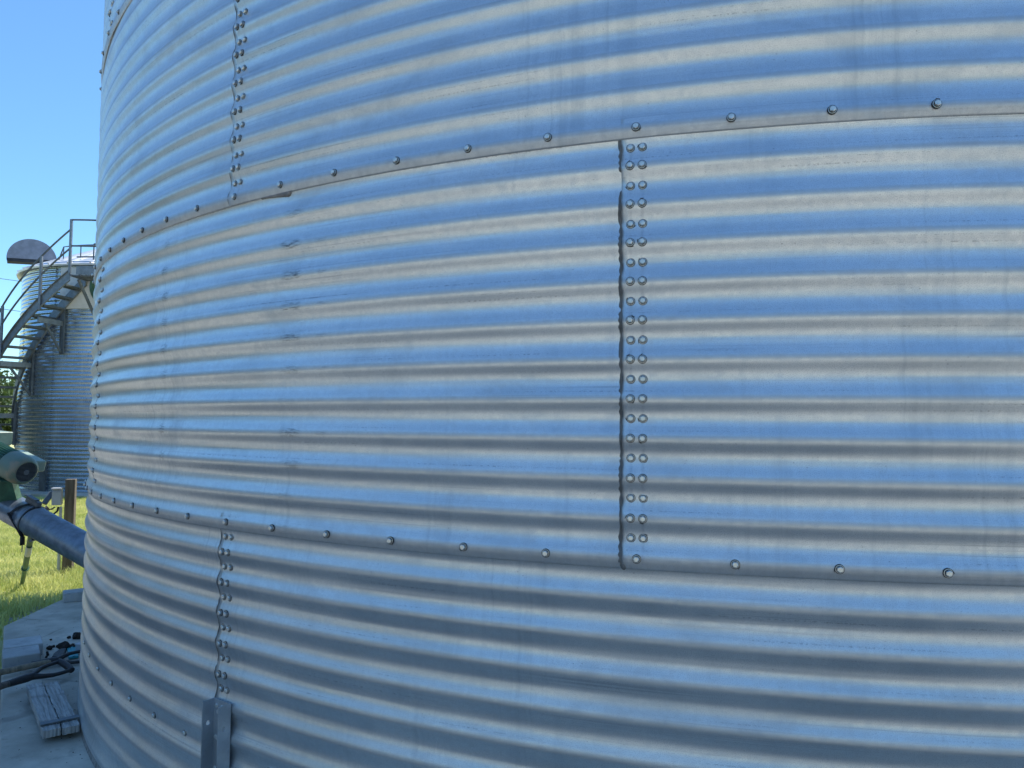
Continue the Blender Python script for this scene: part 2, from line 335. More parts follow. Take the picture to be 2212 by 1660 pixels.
# ------------------------------------------------------------------ ground
def lawn_z(x, y):
    d = math.hypot(x, y)
    t = min(1, max(0, (d-5.5)/9)); return -0.11-0.19*t*t*(3-2*t)
mb = MB(); n = 120; P = []
xs = np.concatenate([np.linspace(-900, -30, 14), np.linspace(-28, 28, n), np.linspace(30, 900, 14)])
ys = xs
for y in ys:
    for x in xs: P.append((x, y, lawn_z(x, y)))
kx = len(xs)
mb.smooth = True; mb.add(P, [(j*kx+i, j*kx+i+1, (j+1)*kx+i+1, (j+1)*kx+i) for j in range(kx-1) for i in range(kx-1)])
tag(mb.build('ground', M_lawn), kind='structure')
def yard_edge(x):
    if x > -5.0: return -2.6+0.1*math.sin(x*3)
    return min(30, -2.55+0.86*(-5.0-x)+0.12*math.sin(x*3.1)+0.08*math.sin(x*7.7))
# gravel yard in front of the bin (behind the photographer): one sheet just above the soil
mb = MB(); P = []; F = []
nx, ny = 110, 30
for j in range(ny+1):
    for i in range(nx+1):
        t = i/nx; x0 = -42+72*t; y0 = yard_edge(x0); y = y0+(-48-y0)*(j/ny)**1.5
        P.append((x0, y, lawn_z(x0, y)+0.012))
F = [(j*(nx+1)+i, (j+1)*(nx+1)+i, (j+1)*(nx+1)+i+1, j*(nx+1)+i+1) for j in range(ny) for i in range(nx)]
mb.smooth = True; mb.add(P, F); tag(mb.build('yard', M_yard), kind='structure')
# octagonal concrete pad
def octagon(r, a0): return [(r*math.cos(R_(a0+45*i)), r*math.sin(R_(a0+45*i))) for i in range(8)]
mb = MB(); poly = octagon(5.36, 203); g1 = gnd(-2, 1560); poly[0] = tuple(gnd(8, 1352))[:2]; e1 = (Vector((g1.x, g1.y))-Vector(poly[0])).normalized()*4.6; poly[1] = (poly[0][0]+e1.x, poly[0][1]+e1.y); g2 = gnd(128, 1297); e2 = (Vector((g2.x, g2.y))-Vector(poly[0])).normalized()*4.0; poly[7] = (poly[0][0]+e2.x, poly[0][1]+e2.y)
mb.prism(poly, -0.42, 0.0); pad = mb.build('concrete_pad', M_conc); tag(pad, kind='structure')
bv = pad.modifiers.new('edge', 'BEVEL'); bv.width = 0.012; bv.segments = 2

# ------------------------------------------------------------------ large grain bin
SKEW = 0.10
AMP, PITCHC, RM = 0.0060, 0.1016, RB+0.0045
RING = 11*PITCHC
EDGE = 0.039
def wall_r(v, u=None):
    """radius of the sheet at height v above its bolt line"""
    r = RM+AMP*(np.cos(2*np.pi*v/PITCHC)+SKEW*(np.cos(4*np.pi*v/PITCHC)-1))
    r = r+0.0026*np.clip(1-(v-0.02)/0.09, 0, 1)**2*0+0.0026*np.clip((0.11-v)/0.10, 0, 1)
    return r
def sheet_mesh(name, width, mat, du=0.02, dz=0.00508, vlo=-0.028, lift=0.0022):
    us = np.arange(-EDGE, width+EDGE+1e-6, du); us = np.linspace(-EDGE, width+EDGE, len(us))
    v = np.arange(vlo, RING+0.0285, dz)
    uu, vv = np.meshgrid(us, v)
    # gentle oil-canning so the reflections wander a little
    wob = 0.0009*np.sin(uu*2.3+vv*1.7)+0.0006*np.sin(uu*5.1-vv*3.3+1)+0.00035*np.sin(uu*11.3+vv*9.1)*np.sin(vv*14.7+uu*3.7)
    kk = np.floor(vv/PITCHC+0.5); wob = wob+0.00035*np.sin(uu*(3.1+0.9*np.sin(kk*5.3))+kk*2.1)*np.cos(2*np.pi*vv/PITCHC)
    r = wall_r(vv)+lift*np.clip(1-(uu-0.05)/0.12, 0, 1)+wob
    # folded-in lip on the lower and the left edge, so the lap shows its thickness
    U = np.pad(uu, ((1, 0), (1, 0)), 'edge'); V = np.pad(vv, ((1, 0), (1, 0)), 'edge'); R = np.pad(r, ((1, 0), (1, 0)), 'edge')
    R[0, :] -= 0.0022; R[:, 0] -= 0.0020
    a = U/RB
    Pm = np.stack([R*np.sin(a), -R*np.cos(a), V], -1)
    me = grid_mesh(name, Pm, np.stack([U, V], -1), mat)
    return me
SEAM_W = 12*0.238125
big_bin = thing('grain_bin', 'huge corrugated steel grain bin filling the frame, with bolted seams and dark sealant', 'grain bin')
fine = sheet_mesh('wall_sheet', SEAM_W, M_wall)
fine_s = sheet_mesh('wall_sheet', SEAM_W, M_scuff)
coarse = sheet_mesh('wall_sheet', SEAM_W, M_wall, 0.06, 0.01016)
last_w = 2*math.pi*RB-9*SEAM_W
coarse_l = sheet_mesh('wall_sheet', last_w, M_wall, 0.06, 0.01016, lift=0.006)
NR = 6
for ring in range(NR):                       # ring 1 is the middle one of the picture
    start = -6 if ring % 2 == 0 else 0
    for s in range(-5, 4):
        k = start+12*s
        near = (ring in (0, 1, 2) and k in (-18, -12, -6, 0, 6)) or (ring == 3 and k in (-24, -12, 0))
        me = fine_s if (ring == 1 and k == -12) else fine if near else coarse
        o = link('wall_sheet', me, big_bin); o.rotation_euler.z = PH0+k*DPH; o.location.z = ZB+(ring-1)*RING
    o = link('wall_sheet', coarse_l, big_bin); o.rotation_euler.z = PH0+(start+48)*DPH; o.location.z = ZB+(ring-1)*RING
TOPZ = ZB+(NR-1)*RING
# roof: cone with ribs, eave lip
mb = MB(); nr = 40
ez = TOPZ-0.02; P = []
for (r, z) in ((RB+0.02, ez), (RB+0.16, ez-0.03), (RB+0.16, ez+0.0), (0.45, ez+0.0+(RB-0.3)*math.tan(R_(28)))):
    P += [(r*math.cos(2*math.pi*i/nr), r*math.sin(2*math.pi*i/nr), z) for i in range(nr)]
mb.add(P, [(j*nr+i, j*nr+(i+1) % nr, (j+1)*nr+(i+1) % nr, (j+1)*nr+i) for j in range(3) for i in range(nr)]+[tuple(range(3*nr, 4*nr))])
roof = mb.build('roof', M_roof, big_bin)
mb = MB()
for i in range(nr):
    a = 2*math.pi*i/nr
    mb.bar((math.cos(a)*(RB+0.15), math.sin(a)*(RB+0.15), ez+0.03), (0.5*math.cos(a), 0.5*math.sin(a), ez+0.03+(RB-0.35)*math.tan(R_(28))), 0.04, 0.06)
mb.build('roof_rib', M_roof, roof)
# bead of old sealant where the lowest sheet meets the concrete
mb = MB(); nb = 240; P = []
for (r, z) in ((RB-0.004, 0.034), (RB+0.002, 0.030), (RB+0.007, 0.008), (RB+0.010, 0.0)):
    P += [(r*math.cos(2*math.pi*i/nb), r*math.sin(2*math.pi*i/nb), z) for i in range(nb)]
mb.smooth = True; mb.add(P, [(j*nb+i, j*nb+(i+1) % nb, (j+1)*nb+(i+1) % nb, (j+1)*nb+i) for j in range(3) for i in range(nb)])
mb.build('base_bead', M_seal2, big_bin)

# ---- bolts: hexagon head with flange on a black rubber washer; local +X points away from the wall
def bolt_mb(variant, mbx=None, M=None):
    b = mbx or MB(); q = random.Random(variant)
    T = (lambda p: M @ Vector(p)) if M is not None else Vector
    def ring(x, r, n, ph=0, wob=0): return [T((x, r*(1+wob*q.uniform(-1, 1))*math.cos(2*math.pi*i/n+ph), r*(1+0)*math.sin(2*math.pi*i/n+ph))) for i in range(n)]
    n = 16
    b.cur = 1; P = ring(-0.002, 0.0130, n)+ring(0.0016, 0.0127, n, 0, 0.04)+ring(0.0022, 0.0098, n)
    b.add(P, [(j*n+i, j*n+(i+1) % n, (j+1)*n+(i+1) % n, (j+1)*n+i) for j in range(2) for i in range(n)])
    for t in range(q.choice((0, 1, 1, 2))):     # squeezed-out tags of rubber
        a = q.uniform(0, 6.28); d = q.choice((-1, 1)); pts = []
        for s in range(5):
            rr = 0.0118+0.0040*(s/4)**2; aa = a+d*0.22*s
            pts.append(T((0.0008, rr*math.cos(aa), rr*math.sin(aa))))
        b.tube(pts, [0.0012, 0.0014, 0.0012, 0.0010, 0.0005], 5)
    b.cur = 0; P = ring(0.0018, 0.0110, n)+ring(0.0026, 0.0108, n)+ring(0.0031, 0.0080, n)
    b.add(P, [(j*n+i, j*n+(i+1) % n, (j+1)*n+(i+1) % n, (j+1)*n+i) for j in range(2) for i in range(n)])
    b.cur = 1; P = ring(0.00335, 0.0079, n)+ring(0.0036, 0.0079, n)+ring(0.0034, 0.00945, n)+ring(0.0026, 0.00975, n)  # dark ring painted around the head's foot for grime and crease shade
    b.add(P, [(j*n+i, j*n+(i+1) % n, (j+1)*n+(i+1) % n, (j+1)*n+i) for j in range(3) for i in range(n)]); b.cur = 0
    ph = q.uniform(0, 1); P = ring(0.0028, 0.0084, 6, ph)+ring(0.0086, 0.0084, 6, ph)+ring(0.0099, 0.0064, 6, ph)
    b.add(P, [(j*6+i, j*6+(i+1) % 6, (j+1)*6+(i+1) % 6, (j+1)*6+i) for j in range(2) for i in range(6)]+[tuple(range(12, 18))])
    for i in range(6):                          # raised grade marks
        a = 2*math.pi*i/6+ph+0.5
        c = T((0.0100, 0.0040*math.cos(a), 0.0040*math.sin(a))); d = (T((0.0100, 0.0055*math.cos(a), 0.0055*math.sin(a)))-c)
        b.bar(c-d, c+d, 0.0007, 0.0007, (T((1, 0, 0))-T((0, 0, 0))))
    return b
BS = Matrix.Scale(0.92, 4)
def sized(mb):
    mb.v = [tuple(c*0.92 for c in p) for p in mb.v]; return mb
variants = [sized(bolt_mb(i)).mesh('bolt', [M_bolt, M_rub]) for i in range(9)]
spots = []                                    # (angle, height, offset)
def rr_at(z, ring, lift):                      # radius of the outer surface
    v = z-(ZB+(ring-1)*RING)
    return float(wall_r(np.array(v)))+lift
for line in range(1, NR):                      # horizontal seams at the foot of each ring
    z = ZB+(line-1)*RING
    for k in range(-30, 31): spots.append((PH0+k*DPH, z, rr_at(z, line, 0.0022 if (k-(-6 if line % 2 == 0 else 0)) % 12 in (0,) else 0.001)))
for k in range(-30, 31):
    z = ZB-15*PITCHC/2; spots.append((PH0+k*DPH, z, rr_at(z, 0, 0.0)))
for ring in range(0, 5):
    for k in (-18, -6, 6, 18) if ring % 2 == 0 else (-24, -12, 0, 12, 24):
        for r in range(1, 22):
            z = ZB+ring*RING-r*PITCHC/2
            if z < 0.03: continue
            for s in (-1, 1): spots.append((PH0+k*DPH+s*0.0156/RB, z, rr_at(z, ring, 0.0022)))
def cam_px(p):
    d = Vector(p)-CAM; f = d.dot(fw); return 1106+FPX*d.dot(cx_ax)/f, 829.8-FPX*d.dot(cy_ax)/f, f
items = []
for a, z, r in spots:
    p = Vector((r*math.sin(a), -r*math.cos(a), z)); x, y, f = cam_px(p)
    nrm = Vector((math.sin(a), -math.cos(a), 0)); vis = f > 0 and -10 < x < 2222 and -10 < y < 1670 and nrm.dot(CAM-p) > 0
    items.append((0 if vis else 1, f if f > 0 else 99, a, p, z))
items.sort(key=lambda t: (t[0], t[1]))
rest = MB()
for i, (nv, f, a, p, z) in enumerate(items):
    roll = random.uniform(0, 6.28)
    if i < 100:
        o = link('bolt', variants[i % 9], big_bin); o.location = p; o.rotation_euler = (0, 0, a-math.pi/2)
        o.rotation_mode = 'QUATERNION'
        o.rotation_quaternion = Matrix.Rotation(a-math.pi/2, 4, 'Z').to_quaternion() @ Matrix.Rotation(roll, 4, 'X').to_quaternion()
    else:
        bolt_mb(i % 9, rest, Matrix.Translation(p) @ Matrix.Rotation(a-math.pi/2, 4, 'Z') @ Matrix.Rotation(roll, 4, 'X') @ BS)
o = rest.build('bolt', [M_bolt, M_rub], big_bin); o['kind'] = 'stuff'

# ---- sealant beads along the upright laps
def bead(k, ring, v0, v1, wmin, wmax, thick, mat, gaps=(), seed=1, name='sealant_bead'):
    q = np.random.default_rng(seed); nv = int((v1-v0)/0.004); vs_ = np.linspace(v0, v1, nv)
    nz = np.convolve(q.random(nv+20), np.ones(7)/7, 'valid')[:nv]; nz = (nz-nz.min())/(nz.max()-nz.min()+1e-6)
    lump = np.abs(np.sin(vs_*95+3*np.sin(vs_*31)))**2
    wd = wmin+(wmax-wmin)*(0.55*nz+0.45*lump)
    mb = MB(); mb.smooth = True; P = []
    for v, wv in zip(vs_, wd):
        for g0, g1 in gaps:
            if g0 < v < g1: wv = 0.0004
        r = float(wall_r(np.array(v)))
        th = thick*(0.7+0.5*math.sin(v*140)*math.sin(v*57)) if wv > 0.001 else 0.0
        for t, h in ((1.0, -0.0005), (0.85, 0.6), (0.5, 1.0), (0.12, 0.9), (-0.03, 0.6), (-0.10, -0.2)):
            u = -EDGE-wv*t; rr = r+0.0022+th*(h if h > 0 else -0.3)-(0.0022 if t > 0.2 else 0)*0.8
            a = PH0+k*DPH+u/RB; P.append((rr*math.sin(a), -rr*math.cos(a), ZB+(ring-1)*RING+v))
    mb.add(P, [(j*6+i, j*6+i+1, (j+1)*6+i+1, (j+1)*6+i) for j in range(nv-1) for i in range(5)])
    return mb.build(name, mat, big_bin)
bead(0, 1, -0.012, RING-0.028, 0.0035, 0.0110, 0.0026, M_seal, gaps=((0.955, 1.004),), seed=4)
bead(-6, 0, 0.10, RING-0.028, 0.003, 0.011, 0.0030, M_seal, seed=9)
bead(-6, 2, -0.02, RING-0.028, 0.0008, 0.0022, 0.0015, M_seal, seed=3)
bead(-12, 1, -0.02, RING-0.028, 0.0008, 0.003, 0.0015, M_seal, seed=5)
bead(-12, 3, -0.02, RING-0.028, 0.0008, 0.002, 0.0015, M_seal, seed=6)
bead(6, 0, -0.02, RING-0.028, 0.002, 0.006, 0.002, M_seal, seed=12)
bead(6, 2, -0.02, RING-0.028, 0.0008, 0.003, 0.0015, M_seal, seed=13)
# grey sealant squeezed out under the upper lap, near the upper-left seam
mb = MB(); mb.smooth = True; P = []; nn = 40
for i in range(nn):
    t = i/(nn-1); u = -6*0.238125+0.135+0.145*t
    dz = 0.001+0.0105*min(1, t*1.15)**1.5*min(1, (1.0-t)*14)+0.0012*math.sin(i*1.9)*min(1, (1-t)*8)
    a = PH0+u/RB
    for h, th in ((0.004, 0.0), (0.0, 0.0034), (-dz*0.6, 0.0030), (-dz, 0.0010), (-dz-0.001, -0.003)):
        v = -0.028+h; r = float(wall_r(np.array(v)))+th
        P.append((r*math.sin(a), -r*math.cos(a), ZB+RING+v))
mb.add(P, [(j*5+i, (j+1)*5+i, (j+1)*5+i+1, j*5+i+1) for j in range(nn-1) for i in range(4)])
mb.build('sealant_bead', M_seal2, big_bin)
# end blob of the middle bead
mb = MB(); mb.smooth = True
a = PH0-(EDGE+0.002)/RB; r = RM+AMP*0.6+0.002
o_ = Vector((r*math.sin(a), -r*math.cos(a), ZB-0.014)); nx_ = Vector((math.sin(a), -math.cos(a), 0)); tx = Vector((math.cos(a), math.sin(a), 0))
P = []; 
for j in range(7):
    for i in range(14):
        t = 2*math.pi*i/14; s_ = j/6
        P.append(o_+tx*(0.0085*math.cos(t)*s_+0.005)+Vector((0, 0, 1))*(0.013*math.sin(t)*s_-0.003-0.6*0.0085*math.cos(t)*s_)+nx_*(0.004*(1-s_**2)-0.001*s_))
mb.add(P, [(j*14+i, j*14+(i+1) % 14, (j+1)*14+(i+1) % 14, (j+1)*14+i) for j in range(6) for i in range(14)])
mb.build('sealant_bead', M_seal, big_bin)

# ---- outward U-channel stiffeners at the foot of the lowest seams
def channel(k, top):
    a = PH0+(k*0.238125+0.012)/RB; nrm = Vector((math.sin(a), -math.cos(a), 0)); tg = Vector((math.cos(a), math.sin(a), 0)); zz = Vector((0, 0, 1))
    r0 = RM+AMP+0.004; wd, fl, th = 0.092, 0.042, 0.004
    mb = MB()
    org = nrm*r0
    mb.box(org+zz*(top/2)+nrm*th/2, (wd, th, top), (tg, nrm, zz))
    for s in (-1, 1):
        c = org+tg*s*(wd/2-th/2)
        # flange as a ring of quads around two round holes: strips with bored gaps
        zs = [0, top-0.33, top-0.055, top]
        hole_r = 0.0085; cxy = []
        for hz in (top-0.075, top-0.40, top-0.62):
            cxy.append(hz)
        # flange outline minus holes: build columns of cells and holes with a fan
        def pt(n_, z_, side): return c+nrm*(th+n_)+zz*z_+tg*side*th/2
        last = 0.0
        for hz in sorted(cxy):
            z0, z1 = hz-0.02, hz+0.02
            for side in (-1, 1):
                mb.add([pt(0, last, side), pt(fl, last, side), pt(fl, z0, side), pt(0, z0, side)], [(0, 1, 2, 3)])
                m_ = 16; ring = [pt(fl*0.5+hole_r*0.8*math.cos(2*math.pi*i/m_), hz+hole_r*math.sin(2*math.pi*i/m_), side) for i in range(m_)]
                outer = []
                for i in range(m_):
                    t = 2*math.pi*i/m_; ca, sa = math.cos(t), math.sin(t); q = max(abs(ca), abs(sa)); outer.append(pt(fl*0.5+fl*0.5*ca/q, hz+0.02*sa/q, side))
                mb.add(ring+outer, [(i, (i+1) % m_, m_+(i+1) % m_, m_+i) for i in range(m_)])
            ri = [[pt(fl*0.5+hole_r*0.8*math.cos(2*math.pi*i/16), hz+hole_r*math.sin(2*math.pi*i/16), sd) for i in range(16)] for sd in (-1, 1)]
            mb.add(ri[0]+ri[1], [(i, (i+1) % 16, 16+(i+1) % 16, 16+i) for i in range(16)])
            last = z1
        for side in (-1, 1):
            mb.add([pt(0, last, side), pt(fl, last, side), pt(fl, top, side), pt(0, top, side)], [(0, 1, 2, 3)])
        mb.add([pt(0, top, -1), pt(fl, top, -1), pt(fl, top, 1), pt(0, top, 1)], [(0, 1, 2, 3)])
        mb.add([pt(fl, 0, -1), pt(fl, top, -1), pt(fl, top, 1), pt(fl, 0, 1)], [(0, 1, 2, 3)])
    ch = mb.build('stiffener_channel', M_chan, big_bin)
    bm_ = MB()
    for z in (top-0.035, top-0.12, top-0.235, top-0.33, top-0.45):
        for s in (0,): bolt_mb(int(z*1000) % 9, bm_, Matrix.Translation(nrm*(r0+th+0.001)+tg*(-0.006)+zz*z) @ Matrix.Rotation(a-math.pi/2, 4, 'Z'))
    bm_.build('bolt', [M_bolt, M_rub], ch)
channel(-6, ZB-0.588); channel(6, ZB-0.588)

# ------------------------------------------------------------------ second grain bin
C2 = Vector((-15.216, 11.299)); R2 = 3.2; Z2 = -0.24
def p2(r, a, z): return Vector((C2.x+r*math.cos(R_(a)), C2.y+r*math.sin(R_(a)), z))
bin2 = thing('grain_bin', 'smaller corrugated grain bin with white cone roof standing behind the staircase', 'grain bin', loc=(C2.x, C2.y, Z2))
def ring_mesh(name, mat, nseg=180, h=RING):
    v = np.arange(-0.025, h+0.026, PITCHC/12); a = np.linspace(0, 2*np.pi, nseg+1)
    aa, vv = np.meshgrid(a, v); r = R2+AMP*1.1*np.cos(2*np.pi*vv/PITCHC)+0.003*np.clip((0.10-vv)/0.1, 0, 1)
    r[0] -= 0.004
    return grid_mesh(name, np.stack([r*np.cos(aa), r*np.sin(aa), vv], -1), np.stack([aa*R2, vv], -1), mat)
rm_ = ring_mesh('wall_ring', M_bin2)
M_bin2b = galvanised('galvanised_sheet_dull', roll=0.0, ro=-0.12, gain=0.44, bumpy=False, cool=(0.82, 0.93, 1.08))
M_bin2c = galvanised('galvanised_sheet_darker', roll=0.0, ro=-0.16, gain=0.6, bumpy=False, cool=(0.82, 0.93, 1.08))  # darker copy of the far sheet, used below and above the dull ring
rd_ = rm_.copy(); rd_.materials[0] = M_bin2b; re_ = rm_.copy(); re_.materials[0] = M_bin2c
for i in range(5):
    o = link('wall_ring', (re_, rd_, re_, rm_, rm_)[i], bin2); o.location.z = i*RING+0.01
H2 = 5*RING
mb = MB()
def hexb(a, z, r=R2+0.009):
    p = p2(r, a, z)-Vector((C2.x, C2.y, 0)); nn_ = Vector((math.cos(R_(a)), math.sin(R_(a)), 0))
    mb.lathe([(-0.004, 0.010), (0.004, 0.010), (0.004, 0.007), (0.010, 0.007), (0.010, 0.0)], p, nn_, 6)
for i in range(0, 5):
    for k in range(-12, 15): hexb(-92.6+k*4.26, i*RING+0.01)
    for k, sk in ((0, i % 2 == 0), (12, i % 2 == 0), (-6, i % 2 == 1), (6, i % 2 == 1)):
        if sk or k == 0:
            for r in range(1, 22):
                for s in (-.3, .3): hexb(-92.6+k*4.26+s, i*RING+0.01+r*PITCHC/2, R2+(0.007 if r % 2 == 0 else -0.004))
o = mb.build('bolt', M_galdull, bin2); o['kind'] = 'stuff'
# roof
mb = MB(); nr = 36; sl2 = math.tan(R_(25)); ez = H2+0.0
P = []
for (r, z) in ((R2-0.02, ez-0.02), (R2+0.13, ez-0.09), (R2+0.14, ez-0.05), (0.35, ez-0.05+(R2-0.2)*sl2)):
    P += [(r*math.cos(2*math.pi*i/nr), r*math.sin(2*math.pi*i/nr), z) for i in range(nr)]
mb.add(P, [(j*nr+i, j*nr+(i+1) % nr, (j+1)*nr+(i+1) % nr, (j+1)*nr+i) for j in range(3) for i in range(nr)]+[tuple(range(3*nr, 4*nr))])
roof2 = mb.build('roof', M_roof, bin2)
mb = MB()
for i in range(nr):
    a = 2*math.pi*(i+0.5)/nr
    mb.bar((math.cos(a)*(R2+0.13), math.sin(a)*(R2+0.13), ez-0.03), (0.4*math.cos(a), 0.4*math.sin(a), ez-0.03+(R2-0.27)*sl2), 0.035, 0.05)
mb.build('roof_rib', M_roof, roof2)
# half-round vent hood over the left eave: a half drum whose round face looks at the yard
mb = MB()
hc = at(69, 563, 20.3)-Vector((C2.x, C2.y, Z2)); hx = (hc+Vector((C2.x, C2.y, 0))-Vector((CAM.x, CAM.y, 0))); hx = Vector((hx.y, -hx.x, 0)).normalized(); hx = (hx+Vector((0, 0, 0.06))).normalized()
hy = Vector((0.25, -0.97, 0)); hy = Vector((-hx.y, hx.x, 0)).normalized(); hz = hx.cross(hy)
hr = 0.57; nh = 24; prof = [(math.cos(math.pi*i/nh)*hr*1.02, math.sin(math.pi*i/nh)*hr*0.98) for i in range(nh+1)]
P = [hc+hx*x+hz*z-hy*0.2 for x, z in prof]+[hc+hx*x+hz*z+hy*0.2 for x, z in prof]
mb.add(P, [tuple(range(nh+1)), tuple(range(nh+1, 2*nh+2))[::-1]]+[(i, nh+1+i, nh+2+i, i+1) for i in range(nh)])
mb.cur = 1; mb.box(hc-hz*0.045+hx*0.0, (hr*2.0, 0.38, 0.085), (hx, hy, hz))
mb.build('roof_vent', [M_hood, M_dark], bin2)
mb = MB(); pr0 = hc-hz*0.05+hx*0.25
mb.bar(pr0, pr0+Vector((0.25, 0.0, -0.35)), 0.07, 0.07); mb.bar(pr0+hy*0.15, pr0+hy*0.15+Vector((0.35, 0.1, -0.35)), 0.07, 0.07); mb.build('vent_bracket', M_galdull, bin2)
# white hatch with a green frame in the two top rings
def wallquad(mb, a0, a1, z0, z1, r, th, n=10):
    P = []
    for i in range(n+1):
        a = a0+(a1-a0)*i/n
        for rr, z in ((r, z0), (r, z1), (r-th, z1), (r-th, z0)): P.append(p2(rr, a, z)-Vector((C2.x, C2.y, Z2)))
    F = []
    for i in range(n):
        for j in range(4): F.append((i*4+j, (i+1)*4+j, (i+1)*4+(j+1) % 4, i*4+(j+1) % 4))
    F += [(0, 1, 2, 3), (n*4+3, n*4+2, n*4+1, n*4)]
    mb.add(P, F)
mb = MB(); wallquad(mb, -89.5, -58, Z2+4*RING-0.02, Z2+H2-0.12, R2+0.05, 0.05)
hatch = mb.build('hatch_panel', M_white, bin2)
mb = MB()
ha, hzz = -66.5, Z2+4.98
ring_pts = [p2(R2+0.075, ha+math.degrees(0.44*math.cos(t)/R2), hzz+0.44*math.sin(t))-Vector((C2.x, C2.y, Z2)) for t in [2*math.pi*i/28 for i in range(29)]]
mb.tube(ring_pts, 0.06, 8, False); mb.build('hatch_frame', M_green, hatch)
# small stiffener at the foot
mb = MB()
wallquad(mb, -97.2, -93.6, Z2+0.0, Z2+0.69, R2+0.05, 0.05, 2)
mb.build('stiffener_channel', M_galdull, bin2)
# roof rails
mb = MB()
def roofp(r, a, h): return p2(r, a, ez+Z2-0.05+(R2+0.14-r)*sl2+h)-Vector((C2.x, C2.y, Z2))
arc = [roofp(2.75, a, 0.0 if a == -104 else 0.32) for a in range(-104, -40, 4)]
mb.tube(arc, 0.016, 6)
for a in (-100, -88, -76, -64, -52): mb.tube([roofp(2.75, a, 0), roofp(2.75, a, 0.32)], 0.014, 6)
mb.build('roof_rail', M_galdull, roof2)
mb = MB()
for h in (0.10, 0.42): mb.tube([roofp(R2-0.1, a, h) for a in range(-84 if h < .2 else -76, -40, 4)], 0.018, 6)
for a in (-76, -62, -50): mb.tube([roofp(R2-0.1, a, 0), roofp(R2-0.1, a, 0.42)], 0.016, 6)
mb.build('roof_rail', M_galdull, roof2)
# its concrete pad
mb = MB(); mb.prism([(C2.x+4.1*math.cos(R_(22.5+45*i)), C2.y+4.1*math.sin(R_(22.5+45*i))) for i in range(8)], Z2-0.4, Z2)
o = mb.build('concrete_pad', M_conc); tag(o, kind='structure')

# ------------------------------------------------------------------ staircase winding up the second bin
stair = thing('staircase', 'galvanised open-tread staircase winding up the side of the smaller grain bin', 'staircase')
RI, RO = R2+0.10, R2+0.70
def zt(a): return 3.86+ZB+0.0589*(a+76.9)            # top edge of the stringers
A_TOP, A_BOT = -76.9, -76.9-(3.86+ZB-Z2-0.28)/0.0589
def helix(r, dz, a0, a1, st=2.0):
    n = max(2, int(abs(a1-a0)/st)); return [p2(r, a0+(a1-a0)*i/n, zt(a0+(a1-a0)*i/n)+dz) for i in range(n+1)]
def ribbon(mb, r, dz0, dz1, th, a0, a1):
    n = int(abs(a1-a0)/2)+1; P = []
    for i in range(n+1):
        a = a0+(a1-a0)*i/n
        for rr, dz in ((r+th/2, dz0), (r+th/2, dz1), (r-th/2, dz1), (r-th/2, dz0)): P.append(p2(rr, a, zt(a)+dz))
    F = [(i*4+j, i*4+(j+1) % 4, (i+1)*4+(j+1) % 4, (i+1)*4+j) for i in range(n) for j in range(4)]
    F += [(3, 2, 1, 0), (n*4, n*4+1, n*4+2, n*4+3)]; mb.add(P, F)
for r in (RO, RI):
    mb = MB(); ribbon(mb, r, -0.27, 0.0, 0.012, A_TOP, A_BOT)
    for dz in (-0.27, 0.0): ribbon(mb, r+(0.02 if r == RO else -0.02), dz-0.006, dz+0.006, 0.05, A_TOP, A_BOT)
    mb.build('stringer', M_gal, stair)
nt_ = int((A_TOP-A_BOT)*0.0589/0.236)
for i in range(nt_):
    a = A_TOP-3-4.0*i; z = zt(a)-0.17; mb = MB()
    tdir = Vector((-math.sin(R_(a)), math.cos(R_(a)), 0)); rd = Vector((math.cos(R_(a)), math.sin(R_(a)), 0))
    c = p2((RI+RO)/2, a, z); mb.box(c, (RO-RI-0.02, 0.21, 0.006), (rd, tdir, Vector((0, 0, 1))))
    for s in (-1, 1): mb.box(c+tdir*s*0.105-Vector((0, 0, 0.022)), (RO-RI-0.02, 0.006, 0.05), (rd, tdir, Vector((0, 0, 1))))
    mb.build('tread', M_galdull, stair)
POSTS = (-76.9, -87.6, -106.6, -127, -147)
for a in POSTS:
    mb = MB(); top = 1.18 if a == POSTS[0] else 0.95
    mb.bar(p2(RO+0.03, a, zt(a)-0.32 if a != POSTS[0] else zt(a)-0.1), p2(RO+0.03, a, zt(a)+top), 0.05, 0.05, (1, 0.3, 0)); mb.build('rail_post', M_gal, stair)
for dz in (0.95, 0.50):
    mb = MB(); mb.tube(helix(RO+0.03, dz, A_TOP, A_BOT), 0.021, 8); mb.build('handrail', M_galdull, stair)
for a, zc_ in ((-87.5, 2.67+ZB), (-105.6, 1.67+ZB), (-126, 0.42+ZB)):
    mb = MB(); rd = Vector((math.cos(R_(a)), math.sin(R_(a)), 0)); tg = Vector((-rd.y, rd.x, 0)); zz = Vector((0, 0, 1))
    c = p2(R2+0.03, a, zc_-0.19); mb.box(c, (0.05, 0.09, 1.12), (rd, tg, zz), 0.004)
    for s in (-1, 1): mb.box(c+tg*s*0.05+rd*0.02, (0.04, 0.012, 1.12), (rd, tg, zz))
    mb.build('wall_channel', M_galdull, stair)
    mb = MB(); mb.bar(p2(R2+0.05, a, zc_), p2(RO+0.06, a, zc_), 0.05, 0.12); mb.build('support_beam', M_gal, stair)
    mb = MB(); mb.bar(p2(R2+0.06, a, zc_-0.72), p2(RO-0.15, a, zc_-0.06), 0.04, 0.05); mb.build('brace', M_galdull, stair)
